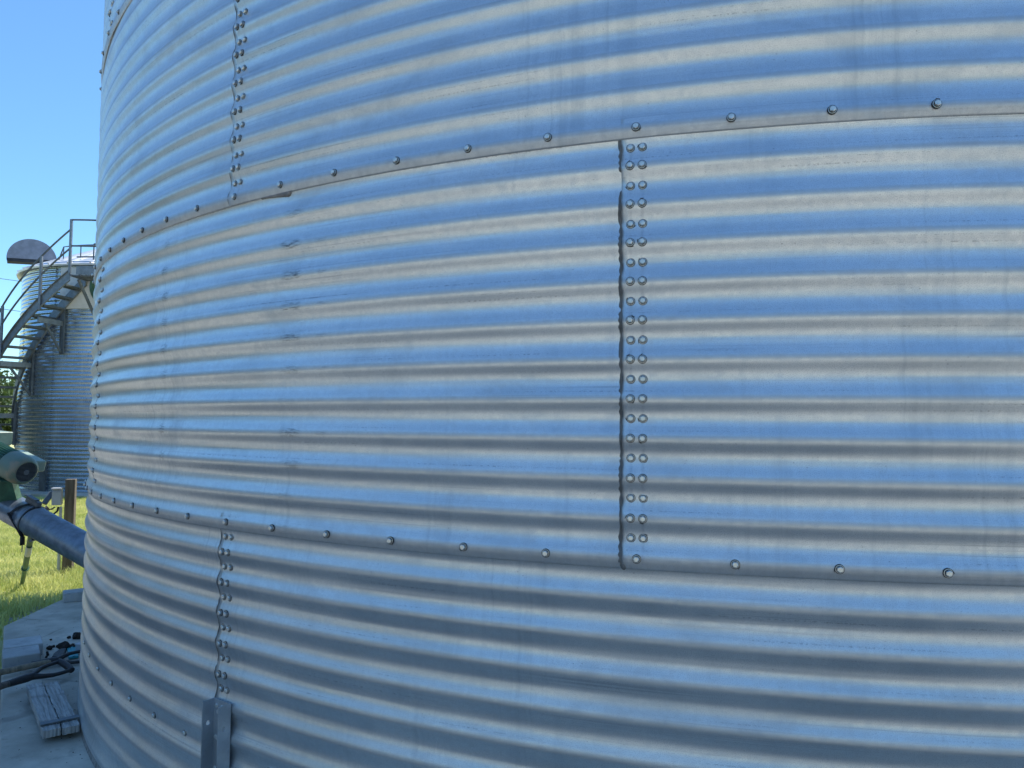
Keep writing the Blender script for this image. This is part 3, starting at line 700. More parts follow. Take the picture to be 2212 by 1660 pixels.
# platform at the top
mb = MB()
za = 3.86+ZB
def slab(mb, a0, a1, r0, r1, z0, z1, n=6):
    P = []
    for i in range(n+1):
        a = a0+(a1-a0)*i/n
        for r, z in ((r0, z0), (r1, z0), (r1, z1), (r0, z1)): P.append(p2(r, a, z))
    mb.add(P, [(i*4+j, (i+1)*4+j, (i+1)*4+(j+1) % 4, i*4+(j+1) % 4) for i in range(n) for j in range(4)]+[(0, 1, 2, 3), (n*4+3, n*4+2, n*4+1, n*4)])
# perforated deck: planks with round-ended slots left open
for i in range(8):
    r0 = RI-0.02+i*0.0825; slab(mb, -76.5, -52, r0, r0+0.05, za-0.16, za-0.13)
for i in range(9): a = -76.5+3.06*i; slab(mb, a-0.35, a+0.35, RI-0.02, RO+0.04, za-0.165, za-0.125, 1)
mb.build('platform_deck', M_galdull, stair)
mb = MB(); slab(mb, -74.5, -52, RO+0.04, RO+0.05, za-0.13, za+0.07); mb.build('kick_plate', M_gal, stair)
for h in (1.17, 0.55): mb = MB(); mb.tube([p2(RO+0.03, a, za+h) for a in range(-77, -51, 3)], 0.021, 8); mb.build('handrail', M_galdull, stair)
for a in (-64, -52): mb = MB(); mb.bar(p2(RO+0.03, a, za-0.2), p2(RO+0.03, a, za+1.17), 0.05, 0.05, (1, 0.3, 0)); mb.build('rail_post', M_gal, stair)
for a in (-74, -60):
    mb = MB(); mb.bar(p2(RO, a, za-0.24), p2(R2+0.04, a+2, za-1.15), 0.05, 0.05); mb.build('brace', M_galdull, stair)
drop(stair, p2(RO, A_BOT, Z2))

# ------------------------------------------------------------------ unloading auger
aug = thing('unloading_auger', 'sloping grey steel auger tube with green motor and a green prop leg on the grass', 'auger')
tA, tB = at(182, 1186, 6.15), at(0, 1085, 6.62); td = (tB-tA).normalized()
t0, t1 = tA-td*0.75, tB+td*0.75
mb = MB(); mb.smooth = True
TR = 0.126
Lt = (t1-t0).length; sB = (at(68, 1118, 6.44)-t0).dot(td)
mb.lathe([(0, TR), (sB-0.035, TR), (sB-0.034, TR+0.004), (sB+0.035, TR+0.004), (sB+0.036, TR), (Lt, TR), (Lt, 0)], t0, td, 48)
tube_o = mb.build('tube', M_tube, aug)
# clamp and flange bolts where the leg bolts on
mb = MB(); pc = t0+td*(sB-0.0)
mb.lathe([(-0.004, TR+0.005), (-0.004, TR+0.011), (0.004, TR+0.011), (0.004, TR+0.005)], pc-td*0.045, td, 40)
mb.build('joint_band', M_galdull, aug)
legtop = pc-Vector((0, 0, TR))-td*0.02; legfoot = gnd(46, 1270, -0.12)
mb = MB(); ld = (legfoot-legtop); mb.tube([legtop+Vector((0, 0, 0.02)), legtop+ld*0.62], 0.024, 12); mb.tube([legtop+ld*0.60, legfoot], 0.019, 12)
mb.lathe([(0, 0.024), (0, 0.034), (0.02, 0.034), (0.02, 0.024)], legtop+ld*0.60, ld, 12)
lg = mb.build('prop_leg', M_green, aug)
mb = MB(); lx = ld.normalized(); mb.tube([legtop+ld*0.20, legtop+ld*0.36], 0.0248, 12, False); mb.build('sticker', M_white, lg)
mb = MB(); mb.bar(legtop+td*0.07, legtop-td*0.06, 0.06, 0.03); mb.lathe([(0, 0.012), (0.1, 0.012), (0.1, 0)], legtop-td*0.08+Vector((0, 0, -0.01)), Vector((0.3, -0.9, 0)), 8); mb.build('leg_bracket', M_galdull, aug)
# motor: axis runs alongside the tube, fan end towards the camera and downhill
mc = at(50, 1017, 6.28); ma = -td
if ma.dot(CAM-mc) < 0: ma = -ma
mz = (Vector((0, 0, 1))-ma*ma.z).normalized(); mx_ = ma.cross(mz)
mb = MB(); mb.smooth = True
mb.lathe([(-0.50, 0.02), (-0.50, 0.10), (-0.46, 0.108), (-0.10, 0.108), (-0.10, 0.0)], mc, ma, 32)
mot = mb.build('motor', M_green, aug)
mb = MB()
for i in range(34):
    t = 2*math.pi*i/34; d = mx_*math.cos(t)+mz*math.sin(t)
    mb.box(mc-ma*0.29+d*0.116, (0.34, 0.004, 0.022), (ma, ma.cross(d), d))
mb.build('cooling_fins', M_green, mot)
k = N('fan_cowl_paint'); f = k.noise(k.coord(), 9, 5, 0.6)
M_cowl = k.done(k.mix(k.ramp(f, 0.50, 0.70), (0.14, 0.20, 0.155), (0.27, 0.23, 0.16)), 0.5, 0, k.bump(f, 0.1, 0.003))
mb = MB(); mb.smooth = True
mb.lathe([(-0.15, 0.128), (-0.02, 0.128), (0.02, 0.119), (0.045, 0.097), (0.048, 0.088), (0.040, 0.086)], mc, ma, 36)
cowl = mb.build('fan_cowl', M_cowl, mot)
mb = MB(); mb.lathe([(0.034, 0.087), (0.034, 0.0)], mc, ma, 32); mb.build('fan_opening', M_dark, cowl)
mb = MB()
for i in range(-7, 8):
    h = i*0.0115; L = math.sqrt(max(0, 0.087**2-h*h))*2; mb.box(mc+ma*0.045+mz*h, (L, 0.004, 0.004), (mx_, ma, mz))
mb.lathe([(0.047, 0.024), (0.049, 0.022), (0.049, 0)], mc, ma, 16)
mb.build('fan_grille', M_galdull, cowl)
mb = MB(); tbx = (mx_*0.3+mz*0.95).normalized(); tby = ma.cross(tbx)
# angular belt-guard hood beside the motor
gd = at(60, 998, 6.45); gx = ma.copy(); gz = (Vector((0, 0, 1))-gx*gx.z).normalized(); gy = gx.cross(gz)
mb.box(gd, (0.28, 0.15, 0.10), (gx, gy, gz), 0.01); mb.build('terminal_box', M_greenl, mot)
mb = MB(); bx = at(-16, 945, 6.62); mb.box(bx, (0.22, 0.14, 0.12), ((rt*0.95+Vector((0, 0, -0.1))).normalized(), Vector((0.25, 0.95, 0)).normalized(), Vector((0.1, 0, 1)).normalized()), 0.006)
mb.build('belt_guard', M_greenl, aug)
mb = MB(); le = at(24, 984, 6.33)
mb.tube([le+(mx_*math.cos(t)+Vector((0, 0, 1))*math.sin(t))*0.028 for t in [2*math.pi*i/16 for i in range(17)]], 0.009, 8, False); mb.tube([le-Vector((0, 0, 0.028)), le-Vector((0, 0, 0.07))], 0.01, 8)
mb.build('lifting_eye', M_galdull, mot)
# motor mount plate down to the tube
mb = MB(); pm = mc-ma*0.24-mz*0.125; q = t0+td*((pm-t0).dot(td))
mb.bar(pm-ma*0.12, pm+ma*0.14, 0.20, 0.012); mb.bar(pm, q, 0.16, 0.08); mb.bar(pm+td*0.12, q+td*0.16, 0.1, 0.05)
mb.build('motor_mount', M_green, aug)
drop(aug, (legfoot.x, legfoot.y, -0.12))
# black strap hanging over the tube
st = thing('ratchet_strap', 'black ratchet strap looped over the grey auger tube with its tail hanging down', 'strap')
def strap_loop(s0, r, t_a, t_b, wd, slant=0.0):
    mb = MB(); mb.smooth = True; a = Vector((td.y, -td.x, 0)).normalized()
    if a.dot(CAM-pc) < 0: a = -a
    b = td.cross(a); b = b if b.z > 0 else -b; P = []; n = 20
    for i in range(n+1):
        t = t_a+(t_b-t_a)*i/n; o = t0+td*(s0+slant*i/n)+(a*math.cos(t)+b*math.sin(t))*r
        P += [o-td*wd/2, o+td*wd/2]
    mb.add(P, [(2*i, 2*i+1, 2*i+3, 2*i+2) for i in range(n)])
    return mb, P
s1 = (at(58, 1105, 6.45)-t0).dot(td)
mb, P = strap_loop(s1-0.06, TR+0.0105, R_(100), R_(5), 0.035, 0.10)
e = (P[-1]+P[-2])/2
q = [e+Vector((0, 0, -0.02)), at(48.5, 1160, 6.32), at(48, 1178, 6.32)]
mb.bar(e+Vector((0, 0, 0.03)), q[1], 0.03, 0.004, td); mb.bar(q[1], q[2], 0.036, 0.012, td)
mb.build('webbing', M_strap, st)
mb = MB(); mb.tube([q[2], q[2]-Vector((0, 0, 0.06))], 0.004, 6); mb.build('hook', M_galdull, st)
mb, P = strap_loop(s1-0.13, TR+0.006, R_(100), R_(-60), 0.012, 0.05); mb.build('webbing', M_strap, st)
mb = MB(); rb = t0+td*(s1-0.09)+Vector((0, 0, TR+0.035)); mb.bar(rb-td*0.085, rb+td*0.085, 0.05, 0.05, (0, 0, 1), 0.008); mb.bar(rb-td*0.05+Vector((0, 0, 0.028)), rb+td*0.10+Vector((0, 0, 0.03)), 0.04, 0.012)
mb.build('ratchet', M_galdull, st)
drop(st, pc+Vector((0, 0, TR)))

# ------------------------------------------------------------------ wooden post with electrical box
pb = gnd(146, 1243, -0.13); dpt = (pb-CAM).dot(fw)
post = thing('utility_post', 'squared timber post standing in the grass behind the auger tube', 'post')
px_ = (rt*0.985-Vector((fw.x, fw.y, 0)).normalized()*0.17).normalized(); PA = R_(18); px_ = Vector((rt.x*math.cos(PA)-rt.y*math.sin(PA), rt.x*math.sin(PA)+rt.y*math.cos(PA), 0)); py_ = Vector((-px_.y, px_.x, 0))
hp = (at(146, 1036, dpt).z-pb.z)
mb = MB(); mb.box(Vector((pb.x, pb.y, pb.z-0.3+(hp+0.3)/2)), (0.092, 0.088, hp+0.3), (px_, py_, Vector((0, 0, 1))), 0.004); mb.build('timber', M_post, post)
drop(post, pb)
ebox = thing('electrical_box', 'pale grey electrical box with cables fixed to the side of the timber post', 'electrical box')
eb = at(124, 1073, dpt-0.02); mb = MB()
mb.box(eb, (0.088, 0.07, 0.175), (px_, py_, Vector((0, 0, 1))), 0.006); mb.build('housing', M_box, ebox)
mb = MB(); mb.box(eb-py_*0.04+Vector((0, 0, -0.012)), (0.082, 0.012, 0.145), (px_, py_, Vector((0, 0, 1))), 0.004); mb.box(eb-py_*0.02+Vector((0, 0, 0.088)), (0.094, 0.09, 0.012), (px_, py_, Vector((0, 0, 1))), 0.004); mb.build('cover', M_box, ebox)
mb = MB(); c0 = at(131.5, 1095, dpt-0.03); mb.tube([c0, Vector((c0.x, c0.y, -0.2))], 0.014, 10); mb.build('conduit', M_box, ebox)
mb = MB(); pts = [at(*q) for q in ((126, 1096, dpt-.03), (124, 1104, dpt-.06), (117, 1110, dpt-.1), (110, 1113, dpt-.15), (104, 1106, dpt-.18), (100, 1096, dpt-.2))]; mb.tube(pts, 0.010, 8)
pts = [at(*q) for q in ((118, 1096, dpt-.03), (112, 1100, dpt-.1), (106, 1101, dpt-.15), (100, 1094, dpt-.2), (96, 1103, dpt-.3), (90, 1110, dpt-.35), (80, 1108, dpt-.4))]; mb.tube(pts, 0.008, 8)
mb.build('cable', M_cable, ebox)
mb = MB(); mb.bar(at(95, 1089, dpt-.12), at(113, 1064, dpt-.02), 0.05, 0.03, py_, 0.004); mb.build('lever_arm', M_galdull, ebox)
drop(ebox, eb-Vector((0, 0, 0.09)))

# ------------------------------------------------------------------ things lying on the pad
def block(name, label, p_fl, p_fr, depth, h, z0=0.0, group=None, chip=0.0045):
    p_fl, p_fr = Vector(p_fl), Vector(p_fr); x = (p_fr-p_fl); L = x.length; x.normalize(); y = Vector((-x.y, x.x, 0))
    c = (p_fl+p_fr)/2+y*depth/2; mb = MB(); mb.box((c.x, c.y, z0+h/2), (L, depth, h), (x, y, Vector((0, 0, 1))), chip)
    o = mb.build(name, M_block); tag(o, label, 'concrete block', group); return o
block('concrete_block', 'grey concrete block beside the shovels, nearest the camera', gnd(5, 1450), gnd(87, 1437), 0.21, 0.075)
f0, f1 = gnd(5, 1450), gnd(87, 1437); xx = (f1-f0).normalized(); yy = Vector((-xx.y, xx.x, 0))
block('concrete_block', 'concrete block directly behind the front block on the pad', f0+yy*0.218+xx*0.01, f1+yy*0.218+xx*0.025, 0.21, 0.078)
block('concrete_block', 'pale concrete block at the grass edge of the pad, beside the bin wall', gnd(137, 1303), gnd(190, 1297), 0.16, 0.075)

def lump(name, label, c, r, flat=0.6, seed=0, cat='clod', group='dark clods on the concrete pad', mat=None):
    q = random.Random(seed); me = MB(); me.smooth = False; P = []; nu, nv = 12, 7
    off = [q.uniform(0, 6.28) for _ in range(6)]
    for j in range(nv+1):
        for i in range(nu):
            t = 2*math.pi*i/nu; f = math.pi*j/nv
            rr = r*(1+0.22*math.sin(2*t+off[0])*math.sin(f)+0.16*math.sin(3*t+off[1]+2*f)+q.uniform(-0.10, 0.10))
            P.append((c[0]+rr*math.sin(f)*math.cos(t), c[1]+rr*math.sin(f)*math.sin(t), max(0.0, r*flat*0.8+rr*flat*math.cos(f))))
    me.add(P, [(j*nu+i, (j+1)*nu+i, (j+1)*nu+(i+1) % nu, j*nu+(i+1) % nu) for j in range(nv) for i in range(nu)])
    o = me.build(name, mat or M_clod); tag(o, label, cat, group); return o
def q4(cx, cy): return 0+cx*0.2363, 1267.2+cy*0.2363
for i, (cx, cy, r, lab) in enumerate((
        (705, 478, 0.050, 'large dark clod farthest back, half hidden by the bin wall'),
        (590, 580, 0.062, 'largest dark clod in the middle of the pad'),
        (660, 575, 0.042, 'dark clod touching the right side of the largest clod'),
        (632, 475, 0.020, 'small round dark clod beside the farthest large clod'),
        (466, 493, 0.014, 'tiny lone dark clod behind the block, nearest the grass'),
        (455, 578, 0.030, 'dark clod beside the right edge of the concrete block'),
        (490, 556, 0.018, 'small dark clod second from the concrete block in the row'),
        (524, 556, 0.019, 'small dark clod just left of the largest clod'),
        (432, 612, 0.016, 'uppermost of three crumbs along the block edge'),
        (436, 632, 0.018, 'middle of three crumbs along the block edge'),
        (423, 652, 0.013, 'lowest of three crumbs along the block edge'))):
    lump('dirt_clod', lab, gnd(*q4(cx, cy)), r*0.58, 0.8, i+3)
# cracked black bracket with a bright patch, lying behind the shovels
pl = [gnd(*q4(*c)) for c in ((470, 690), (490, 655), (540, 620), (605, 608), (590, 650), (555, 695))]
mb = MB(); mb.prism([(p.x, p.y) for p in pl], 0.002, 0.035); br = mb.build('rubber_flap', M_rub); tag(br, 'torn piece of black rubber lying just behind the shovel handles', 'rubber scrap')
bv = br.modifiers.new('b', 'BEVEL'); bv.width = 0.006
# teal strip and small grey box against the wall
ta, tb = gnd(*q4(672, 668)), gnd(*q4(655, 575)); mb = MB(); mb.bar(ta+Vector((0, 0, 0.012)), tb+Vector((0, 0, 0.012)), 0.055, 0.014, (0, 0, 1), 0.004)
mb.bar(ta+Vector((0, 0, 0.021)), tb+Vector((0, 0, 0.021)), 0.012, 0.006)
o = mb.build('plastic_strip', M_teal); tag(o, 'flat teal plastic strip on the pad beside the bin wall', 'plastic strip')
gb = gnd(*q4(735, 606)); mb = MB(); mb.box(gb+Vector((0, 0.02, 0.026)), (0.07, 0.06, 0.05), None, 0.004); mb.box(gb+Vector((0, 0.02, 0.053)), (0.075, 0.065, 0.01), None, 0.003)
o = mb.build('small_box', M_box); tag(o, 'small grey box with a lid beside the teal strip', 'box')

def shovel(label, p_shaft, p_neck, p_tip, hw, shaft_mat, handle_mat, z=0.03, rs=0.018):
    root = thing('shovel', label, 'shovel', 'D-handled shovels lying on the pad')
    a = Vector(p_shaft)+Vector((0, 0, z)); b = Vector(p_neck)+Vector((0, 0, z)); t = Vector(p_tip)+Vector((0, 0, z))
    d = (b-a).normalized(); far = a-d*0.25
    mb = MB(); mb.tube([far, b], rs, 14); mb.build('shaft', shaft_mat, root)
    d2 = (t-b).normalized(); s = Vector((0, 0, 1)).cross(d2).normalized(); s = (s*0.95+Vector((0, 0, 0.3))).normalized(); L = (t-b).length
    mb = MB(); mb.tube([b-d2*0.12, b-d2*0.02, b+d2*0.02], [rs*1.02, rs*1.25, rs*1.1], 14)
    for sg in (-1, 1):
        mb.tube([b+d2*0.0, b+d2*L*0.15+s*sg*hw*0.28, b+d2*L*0.3+s*sg*hw*0.62, b+d2*L*0.48+s*sg*hw*0.9, b+d2*L*0.68+s*sg*hw*1.0, b+d2*L*0.88+s*sg*hw, b+d2*L+s*sg*hw*0.95], [rs, rs*0.85, rs*0.72, rs*0.62, rs*0.58, rs*0.58, rs*0.6], 10)
    mb.tube([b+d2*L*0.97-s*hw*1.12, b+d2*L-s*hw*0.5, b+d2*L+s*hw*0.5, b+d2*L*0.97+s*hw*1.12], [rs*0.9, rs, rs, rs*0.9], 12)
    mb.build('d_handle', handle_mat, root)
    # blade beyond the left edge of the picture
    bl = far-d*0.02; sd = Vector((0, 0, 1)).cross(d).normalized(); mb = MB(); P = []
    for i in range(9):
        u = i/8; wv = 0.13*min(1, 0.25+u*3)*(1 if u < 0.7 else 1-0.5*((u-0.7)/0.3)**2)
        for j in range(-3, 4): P.append(bl-d*0.32*u+sd*wv*j/3+Vector((0, 0, -0.0+0.03*(j/3)**2-0.03*u)))
    mb.smooth = True; mb.add(P, [(i*7+j, i*7+j+1, (i+1)*7+j+1, (i+1)*7+j) for i in range(8) for j in range(6)])
    bl_o = mb.build('blade', M_galdull, root); sm_ = bl_o.modifiers.new('s', 'SOLIDIFY'); sm_.thickness = 0.003
    drop(root, a); return root
M_handle = simple('black_handle', (0.030, 0.028, 0.030), 0.45, 0.2, 0.3, 20, 0.1)
shovel('shovel with pale wooden shaft lying behind, its black handle reaching the bin wall', gnd(0, 1466), gnd(118, 1440), gnd(188, 1428), 0.055, M_shaft, M_handle, 0.035)
shovel('shovel with dark wooden shaft lying in front, handle over the plank', gnd(0, 1507), gnd(64, 1486), gnd(142, 1460), 0.055, M_shaftd, M_handle, 0.06, 0.019)
# weathered board with a metal strap at its end
plank = thing('weathered_plank', 'grey weathered cracked plank lying on the pad against the bin wall', 'plank')
qa, qb, qc, qd = gnd(58, 1486, 0.05), gnd(122, 1472, 0.05), gnd(174, 1566, 0.05), gnd(95, 1590, 0.05)
px1 = (qd-qa); Lp = px1.length; px1.normalize(); pyv = Vector((-px1.y, px1.x, 0)); wp = abs((qb-qa).dot(pyv))*0.5+abs((qc-qd).dot(pyv))*0.5
cpl = (qa+qb+qc+qd)/4
def board(c, L, W_, T_, mat, name, seed, parent):
    q = random.Random(seed); nx, ny = 26, 10; mb = MB(); top = []
    for i in range(nx+1):
        for j in range(ny+1):
            ex = (q.uniform(-0.003, 0.003) if i in (0, nx) else 0); ey = (q.uniform(-0.003, 0.003) if j in (0, ny) else 0)
            top.append(c+px1*(L*(i/nx-.5)+ex)+pyv*(W_*(j/ny-.5)+ey)+Vector((0, 0, T_/2+q.uniform(-0.0015, 0.0015)-0.004*((i/nx-.5)*2)**2)))
    n = (ny+1); P = top+[p-Vector((0, 0, T_)) for p in top]; K = len(top)
    F = [(i*n+j, (i+1)*n+j, (i+1)*n+j+1, i*n+j+1) for i in range(nx) for j in range(ny)]
    F += [(K+i*n+j, K+i*n+j+1, K+(i+1)*n+j+1, K+(i+1)*n+j) for i in range(nx) for j in range(ny)]
    for i in range(nx):
        for j in (0, ny): F.append((i*n+j, (i+1)*n+j, K+(i+1)*n+j, K+i*n+j))
    for j in range(ny):
        for i in (0, nx): F.append((i*n+j, i*n+j+1, K+i*n+j+1, K+i*n+j))
    mb.add(P, F); return mb.build(name, mat, parent)
k = N('weathered_board_long'); 
xyz = k.n('ShaderNodeNewGeometry').outputs['Position']
d1 = k.n('ShaderNodeVectorMath', operation='DOT_PRODUCT'); k.put(d1.inputs[0], xyz); d1.inputs[1].default_value = px1
d2 = k.n('ShaderNodeVectorMath', operation='DOT_PRODUCT'); k.put(d2.inputs[0], xyz); d2.inputs[1].default_value = pyv
cb = k.n('ShaderNodeCombineXYZ'); k.put(cb.inputs[0], k.math('MULTIPLY', d1.outputs['Value'], 4.0)); k.put(cb.inputs[1], k.math('MULTIPLY', d2.outputs['Value'], 75.0))
f = k.noise(cb.outputs[0], 1.0, 6, 0.7, 0.5); g = k.noise(xyz, 9, 4)
col = k.mix(k.ramp(f, 0.25, 0.75), (0.17, 0.165, 0.155), (0.46, 0.455, 0.44)); col = k.mix(k.math('MULTIPLY', k.ramp(g, 0.5, 0.7), 0.6), col, (0.12, 0.11, 0.10))
M_plk = k.done(col, 0.85, 0, k.bump(f, 0.2, 0.003))
b0 = board(cpl-pyv*wp*0.27, Lp*0.98, wp*0.50, 0.034, M_plk, 'board', 1, plank)
b1 = board(cpl+pyv*wp*0.25+px1*0.02, Lp*0.96, wp*0.46, 0.032, M_plk, 'board', 2, plank)
mb = MB(); e = cpl+px1*Lp*0.39+Vector((0, 0, 0.022)); mb.bar(e-pyv*wp*0.54, e+pyv*wp*0.54, 0.035, 0.006)
mb.build('metal_strap', M_galdull, plank)
mb = MB()
for s in (-0.1, 0.2): mb.tube([e+pyv*wp*s+px1*0.03, e+pyv*wp*s+px1*0.055+Vector((0, 0, 0.006))], 0.003, 6)
mb.build('nail', M_rub, plank)
mb = MB(); e2 = cpl+px1*Lp*0.36-Vector((0, 0, 0.034)); mb.bar(e2-pyv*wp*0.35, e2+pyv*wp*0.35, 0.06, 0.03); mb.bar(e2-px1*Lp*0.7-pyv*wp*0.35, e2-px1*Lp*0.7+pyv*wp*0.35, 0.06, 0.03)
mb.build('batten', M_shaftd, plank)
drop(plank, (cpl.x, cpl.y, 0))

# gravel strip in the shadow at the pad's edge
mb = MB(); q = random.Random(5)
for i in range(500):
    t = q.uniform(0, 1); p = gnd(5+115*t, 1350-48*t, -0.10); sz = q.uniform(0.006, 0.018)
    c = p+Vector((-0.08+q.gauss(0, 0.05), 0.05+q.gauss(0, 0.05), 0.0)); z = lawn_z(c.x, c.y)
    vs_ = [(c.x+sz*q.uniform(.6, 1.2)*a, c.y+sz*q.uniform(.6, 1.2)*b, z+0.006+sz*q.uniform(.3, .8)*d) for a, b, d in ((1, 0, 0), (-1, 0, 0), (0, 1, 0), (0, -1, 0), (0, 0, 1), (0, 0, -1))]
    mb.add(vs_, [(0, 2, 4), (2, 1, 4), (1, 3, 4), (3, 0, 4), (2, 0, 5), (1, 2, 5), (3, 1, 5), (0, 3, 5)])
tag(mb.build('gravel', M_block), kind='stuff')

mb = MB(); q = random.Random(8)     # grit and crumbs scattered on the pad
for i in range(170):
    if i % 3 == 0: p = gnd(q.uniform(2, 185), q.uniform(1330, 1655))
    else:
        a = R_(q.uniform(195, 262)); rr = RB+0.02+abs(q.gauss(0, 0.05)); p = Vector((rr*math.cos(a), rr*math.sin(a), 0))
    if math.hypot(p.x, p.y) < RB+0.012: continue
    sz = q.uniform(0.0015, 0.0042)
    vs_ = [(p.x+sz*q.uniform(.6, 1.3)*a_, p.y+sz*q.uniform(.6, 1.3)*b_, 0.001+sz*q.uniform(.5, 1)*d_) for a_, b_, d_ in ((1, 0, 0), (-1, 0, 0), (0, 1, 0), (0, -1, 0), (0, 0, 1), (0, 0, -.2))]
    mb.add(vs_, [(0, 2, 4), (2, 1, 4), (1, 3, 4), (3, 0, 4), (2, 0, 5), (1, 2, 5), (3, 1, 5), (0, 3, 5)])
tag(mb.build('grit', M_clod), kind='stuff')

# ------------------------------------------------------------------ grass
NB = 90000
g = np.random.default_rng(3)
X = []; 
pts = []
while len(pts) < NB:
    x = g.uniform(-17, -3.0); y = g.uniform(-5.0, 8.5)
    d = math.hypot(x, y)
    inpad = d < 5.36 and all((poly[i][0]-poly[i-1][0])*(y-poly[i-1][1])-(poly[i][1]-poly[i-1][1])*(x-poly[i-1][0]) > -0.02 for i in range(8))
    if inpad or math.hypot(x-C2.x, y-C2.y) < 4.05 or y < yard_edge(x)+g.normal(0, 0.10): continue
    px, py, f = cam_px((x, y, -0.15))
    if f < 1 or px < -180 or px > 330: 
        if g.random() > 0.12: continue
    if g.random() > min(1, (8.5/max(d, 1))**1.0): continue
    if d < 5.6 and g.random() > 0.45: continue
    pts.append((x, y))
pts = np.array(pts)
zz_ = np.array([lawn_z(*p) for p in pts])
clump = 0.5+0.5*np.sin(pts[:, 0]*2.7+np.sin(pts[:, 1]*3.1)*1.7)*np.sin(pts[:, 1]*2.3+1.1*np.sin(pts[:, 0]*1.9))
h = g.uniform(0.025, 0.07, NB)*(0.6+0.8*clump)*np.where(np.hypot(pts[:, 0], pts[:, 1]) < 7.2, 1.5, 1.0); ang = g.uniform(0, 2*np.pi, NB); lean = g.uniform(0.2, 1.1, NB); la = g.uniform(0, 2*np.pi, NB); wd = g.uniform(0.002, 0.0045, NB)*1.3
bx_, by_ = np.cos(ang)*wd, np.sin(ang)*wd; lx_, ly_ = np.cos(la)*h*lean*0.5, np.sin(la)*h*lean*0.5
V = np.empty((NB, 5, 3))
V[:, 0] = np.c_[pts[:, 0]-bx_, pts[:, 1]-by_, zz_-0.01]; V[:, 1] = np.c_[pts[:, 0]+bx_, pts[:, 1]+by_, zz_-0.01]
V[:, 2] = np.c_[pts[:, 0]+bx_*.8+lx_*.35, pts[:, 1]+by_*.8+ly_*.35, zz_+h*.6]; V[:, 3] = np.c_[pts[:, 0]-bx_*.8+lx_*.35, pts[:, 1]-by_*.8+ly_*.35, zz_+h*.6]
V[:, 4] = np.c_[pts[:, 0]+lx_*1.2, pts[:, 1]+ly_*1.2, zz_+h*.95]
me = bpy.data.meshes.new('grass'); b = np.arange(NB)[:, None]*5
me.vertices.add(NB*5); me.vertices.foreach_set('co', V.reshape(-1).astype(np.float32))
li = np.concatenate([b+np.array([[0, 1, 2, 3]]), b+np.array([[3, 2, 4]])], 1).reshape(-1)
me.loops.add(len(li)); me.loops.foreach_set('vertex_index', li.astype(np.int32))
me.polygons.add(NB*2); ls = (np.arange(NB)[:, None]*7+np.array([[0, 4]])).reshape(-1); me.polygons.foreach_set('loop_start', ls.astype(np.int32))
me.materials.append(M_grass); me.update(calc_edges=True)
tag(link('grass', me), 'tufty sunlit grass around the pad', 'grass', kind='stuff')

# ------------------------------------------------------------------ trees and wires beyond
def tree(label, base, hgt, rad, n, seed):
    g = np.random.default_rng(seed); root = thing('broadleaf_tree', label, 'tree', 'trees beyond the smaller bin')
    b = Vector(base); mb = MB(); tips = []
    mb.tube([b, b+Vector((0.1, 0, hgt*0.3)), b+Vector((0.0, 0.15, hgt*0.6))], [0.22, 0.17, 0.08], 9)
    for i in range(9):
        a = i*2.4; z0 = hgt*(0.18+0.045*i); tip = b+Vector((math.cos(a)*rad*0.7, math.sin(a)*rad*0.7, z0+hgt*0.22)); s = b+Vector((0.05, 0.05, z0))
        mb.tube([s, (s+tip)/2+Vector((0, 0, 0.15)), tip], [0.07, 0.05, 0.02], 6); tips += [tip, (s+tip)/2]
    mb.build('trunk', M_bark, root)
    cl = [np.array(t) for t in tips]
    for i in range(26):
        a = g.uniform(0, 6.28); r = rad*math.sqrt(g.uniform(0, 1)); cl.append(np.array([b.x+r*math.cos(a), b.y+r*math.sin(a), b.z+hgt*(0.18+0.78*g.uniform(0, 1)*(1-0.35*r/rad))]))
    cl = np.array(cl); idx = g.integers(0, len(cl), n); P = cl[idx]+g.normal(0, rad*0.16, (n, 3)); P[:, 2] = np.maximum(P[:, 2], b.z+0.25)
    d1 = g.normal(0, 1, (n, 3)); d1 /= np.linalg.norm(d1, axis=1)[:, None]; d2 = np.cross(d1, g.normal(0, 1, (n, 3))); d2 /= np.linalg.norm(d2, axis=1)[:, None]
    s = g.uniform(0.06, 0.14, n)[:, None]
    V = np.stack([P-d1*s, P+d2*s*.45, P+d1*s, P-d2*s*.45], 1)
    me = bpy.data.meshes.new('crown'); me.vertices.add(n*4); me.vertices.foreach_set('co', V.reshape(-1).astype(np.float32))
    me.loops.add(n*4); me.loops.foreach_set('vertex_index', np.arange(n*4, dtype=np.int32)); me.polygons.add(n); me.polygons.foreach_set('loop_start', np.arange(0, n*4, 4, dtype=np.int32))
    me.materials.append(M_leaf); me.update(calc_edges=True); link('crown', me, root)
    drop(root, base)
def tb_(x, d): p = at(x, 905, d); return (p.x, p.y, lawn_z(p.x, p.y))
tree('leafy green tree seen through the lower stair treads, left of the smaller bin', tb_(-8, 34), 4.0, 1.9, 9000, 1)
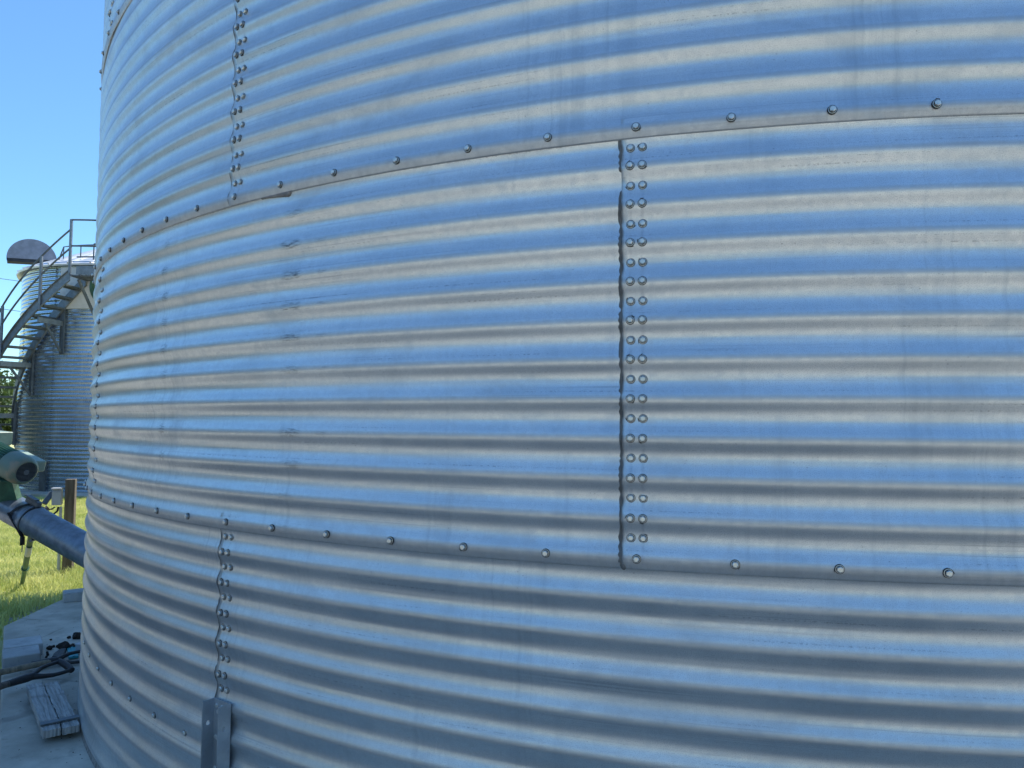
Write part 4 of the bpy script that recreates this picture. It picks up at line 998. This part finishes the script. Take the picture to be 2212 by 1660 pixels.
tree('tree at the far left, mostly outside the frame beside the stairs', tb_(-95, 30), 4.6, 2.2, 6000, 2)
for i, (x, d, s_) in enumerate(((36, 885, 0), (0, 0, 0))[:0]): pass
wr = []
for y0, y1, lab in ((603, 611, 'upper thin power line crossing the sky left of the smaller bin'), (668, 676, 'lower thin power line crossing the sky left of the smaller bin')):
    a_, b_ = at(-200, y0-22, 45), at(420, y1+30, 52); mb = MB()
    mb.tube([a_.lerp(b_, i/20)-Vector((0, 0, 0.5*math.sin(math.pi*i/20)))+Vector((0, 0, 0.35)) for i in range(21)], 0.016, 6)
    tag(mb.build('power_line', M_cable), lab, 'power line', 'overhead power lines')

# unseen belt of trees behind the photographer, added to dim the reflected horizon
g = np.random.default_rng(11); n = 26000
a = g.uniform(R_(160), R_(372), n); tl = np.clip((R_(242)-a)/R_(30), 0, 1)
r = (44+4*np.sin(a*9))*(1-tl)+(24+2*np.sin(a*9))*tl+g.normal(0, 2.0, n)
top = (9.2*(1-tl)+4.2*tl)*(1+0.16*np.sin(a*23)+0.11*np.sin(a*57+1)+0.06*np.sin(a*131))
P = np.stack([r*np.cos(a), r*np.sin(a), -0.3+top*np.sqrt(g.uniform(0, 1, n))], -1)
d1 = g.normal(0, 1, (n, 3)); d1 /= np.linalg.norm(d1, axis=1)[:, None]; d2 = np.cross(d1, g.normal(0, 1, (n, 3))); d2 /= np.linalg.norm(d2, axis=1)[:, None]
sz = g.uniform(0.22, 0.5, n)[:, None]
V = np.stack([P-d1*sz, P+d2*sz*.6, P+d1*sz, P-d2*sz*.6], 1)
me = bpy.data.meshes.new('added_tree_belt'); me.vertices.add(n*4); me.vertices.foreach_set('co', V.reshape(-1).astype(np.float32))
me.loops.add(n*4); me.loops.foreach_set('vertex_index', np.arange(n*4, dtype=np.int32)); me.polygons.add(n); me.polygons.foreach_set('loop_start', np.arange(0, n*4, 4, dtype=np.int32))
me.materials.append(M_leaf); me.update(calc_edges=True)
tag(link('added_tree_belt', me), 'unseen belt of trees added to darken the horizon reflected in the steel', 'trees', kind='stuff')
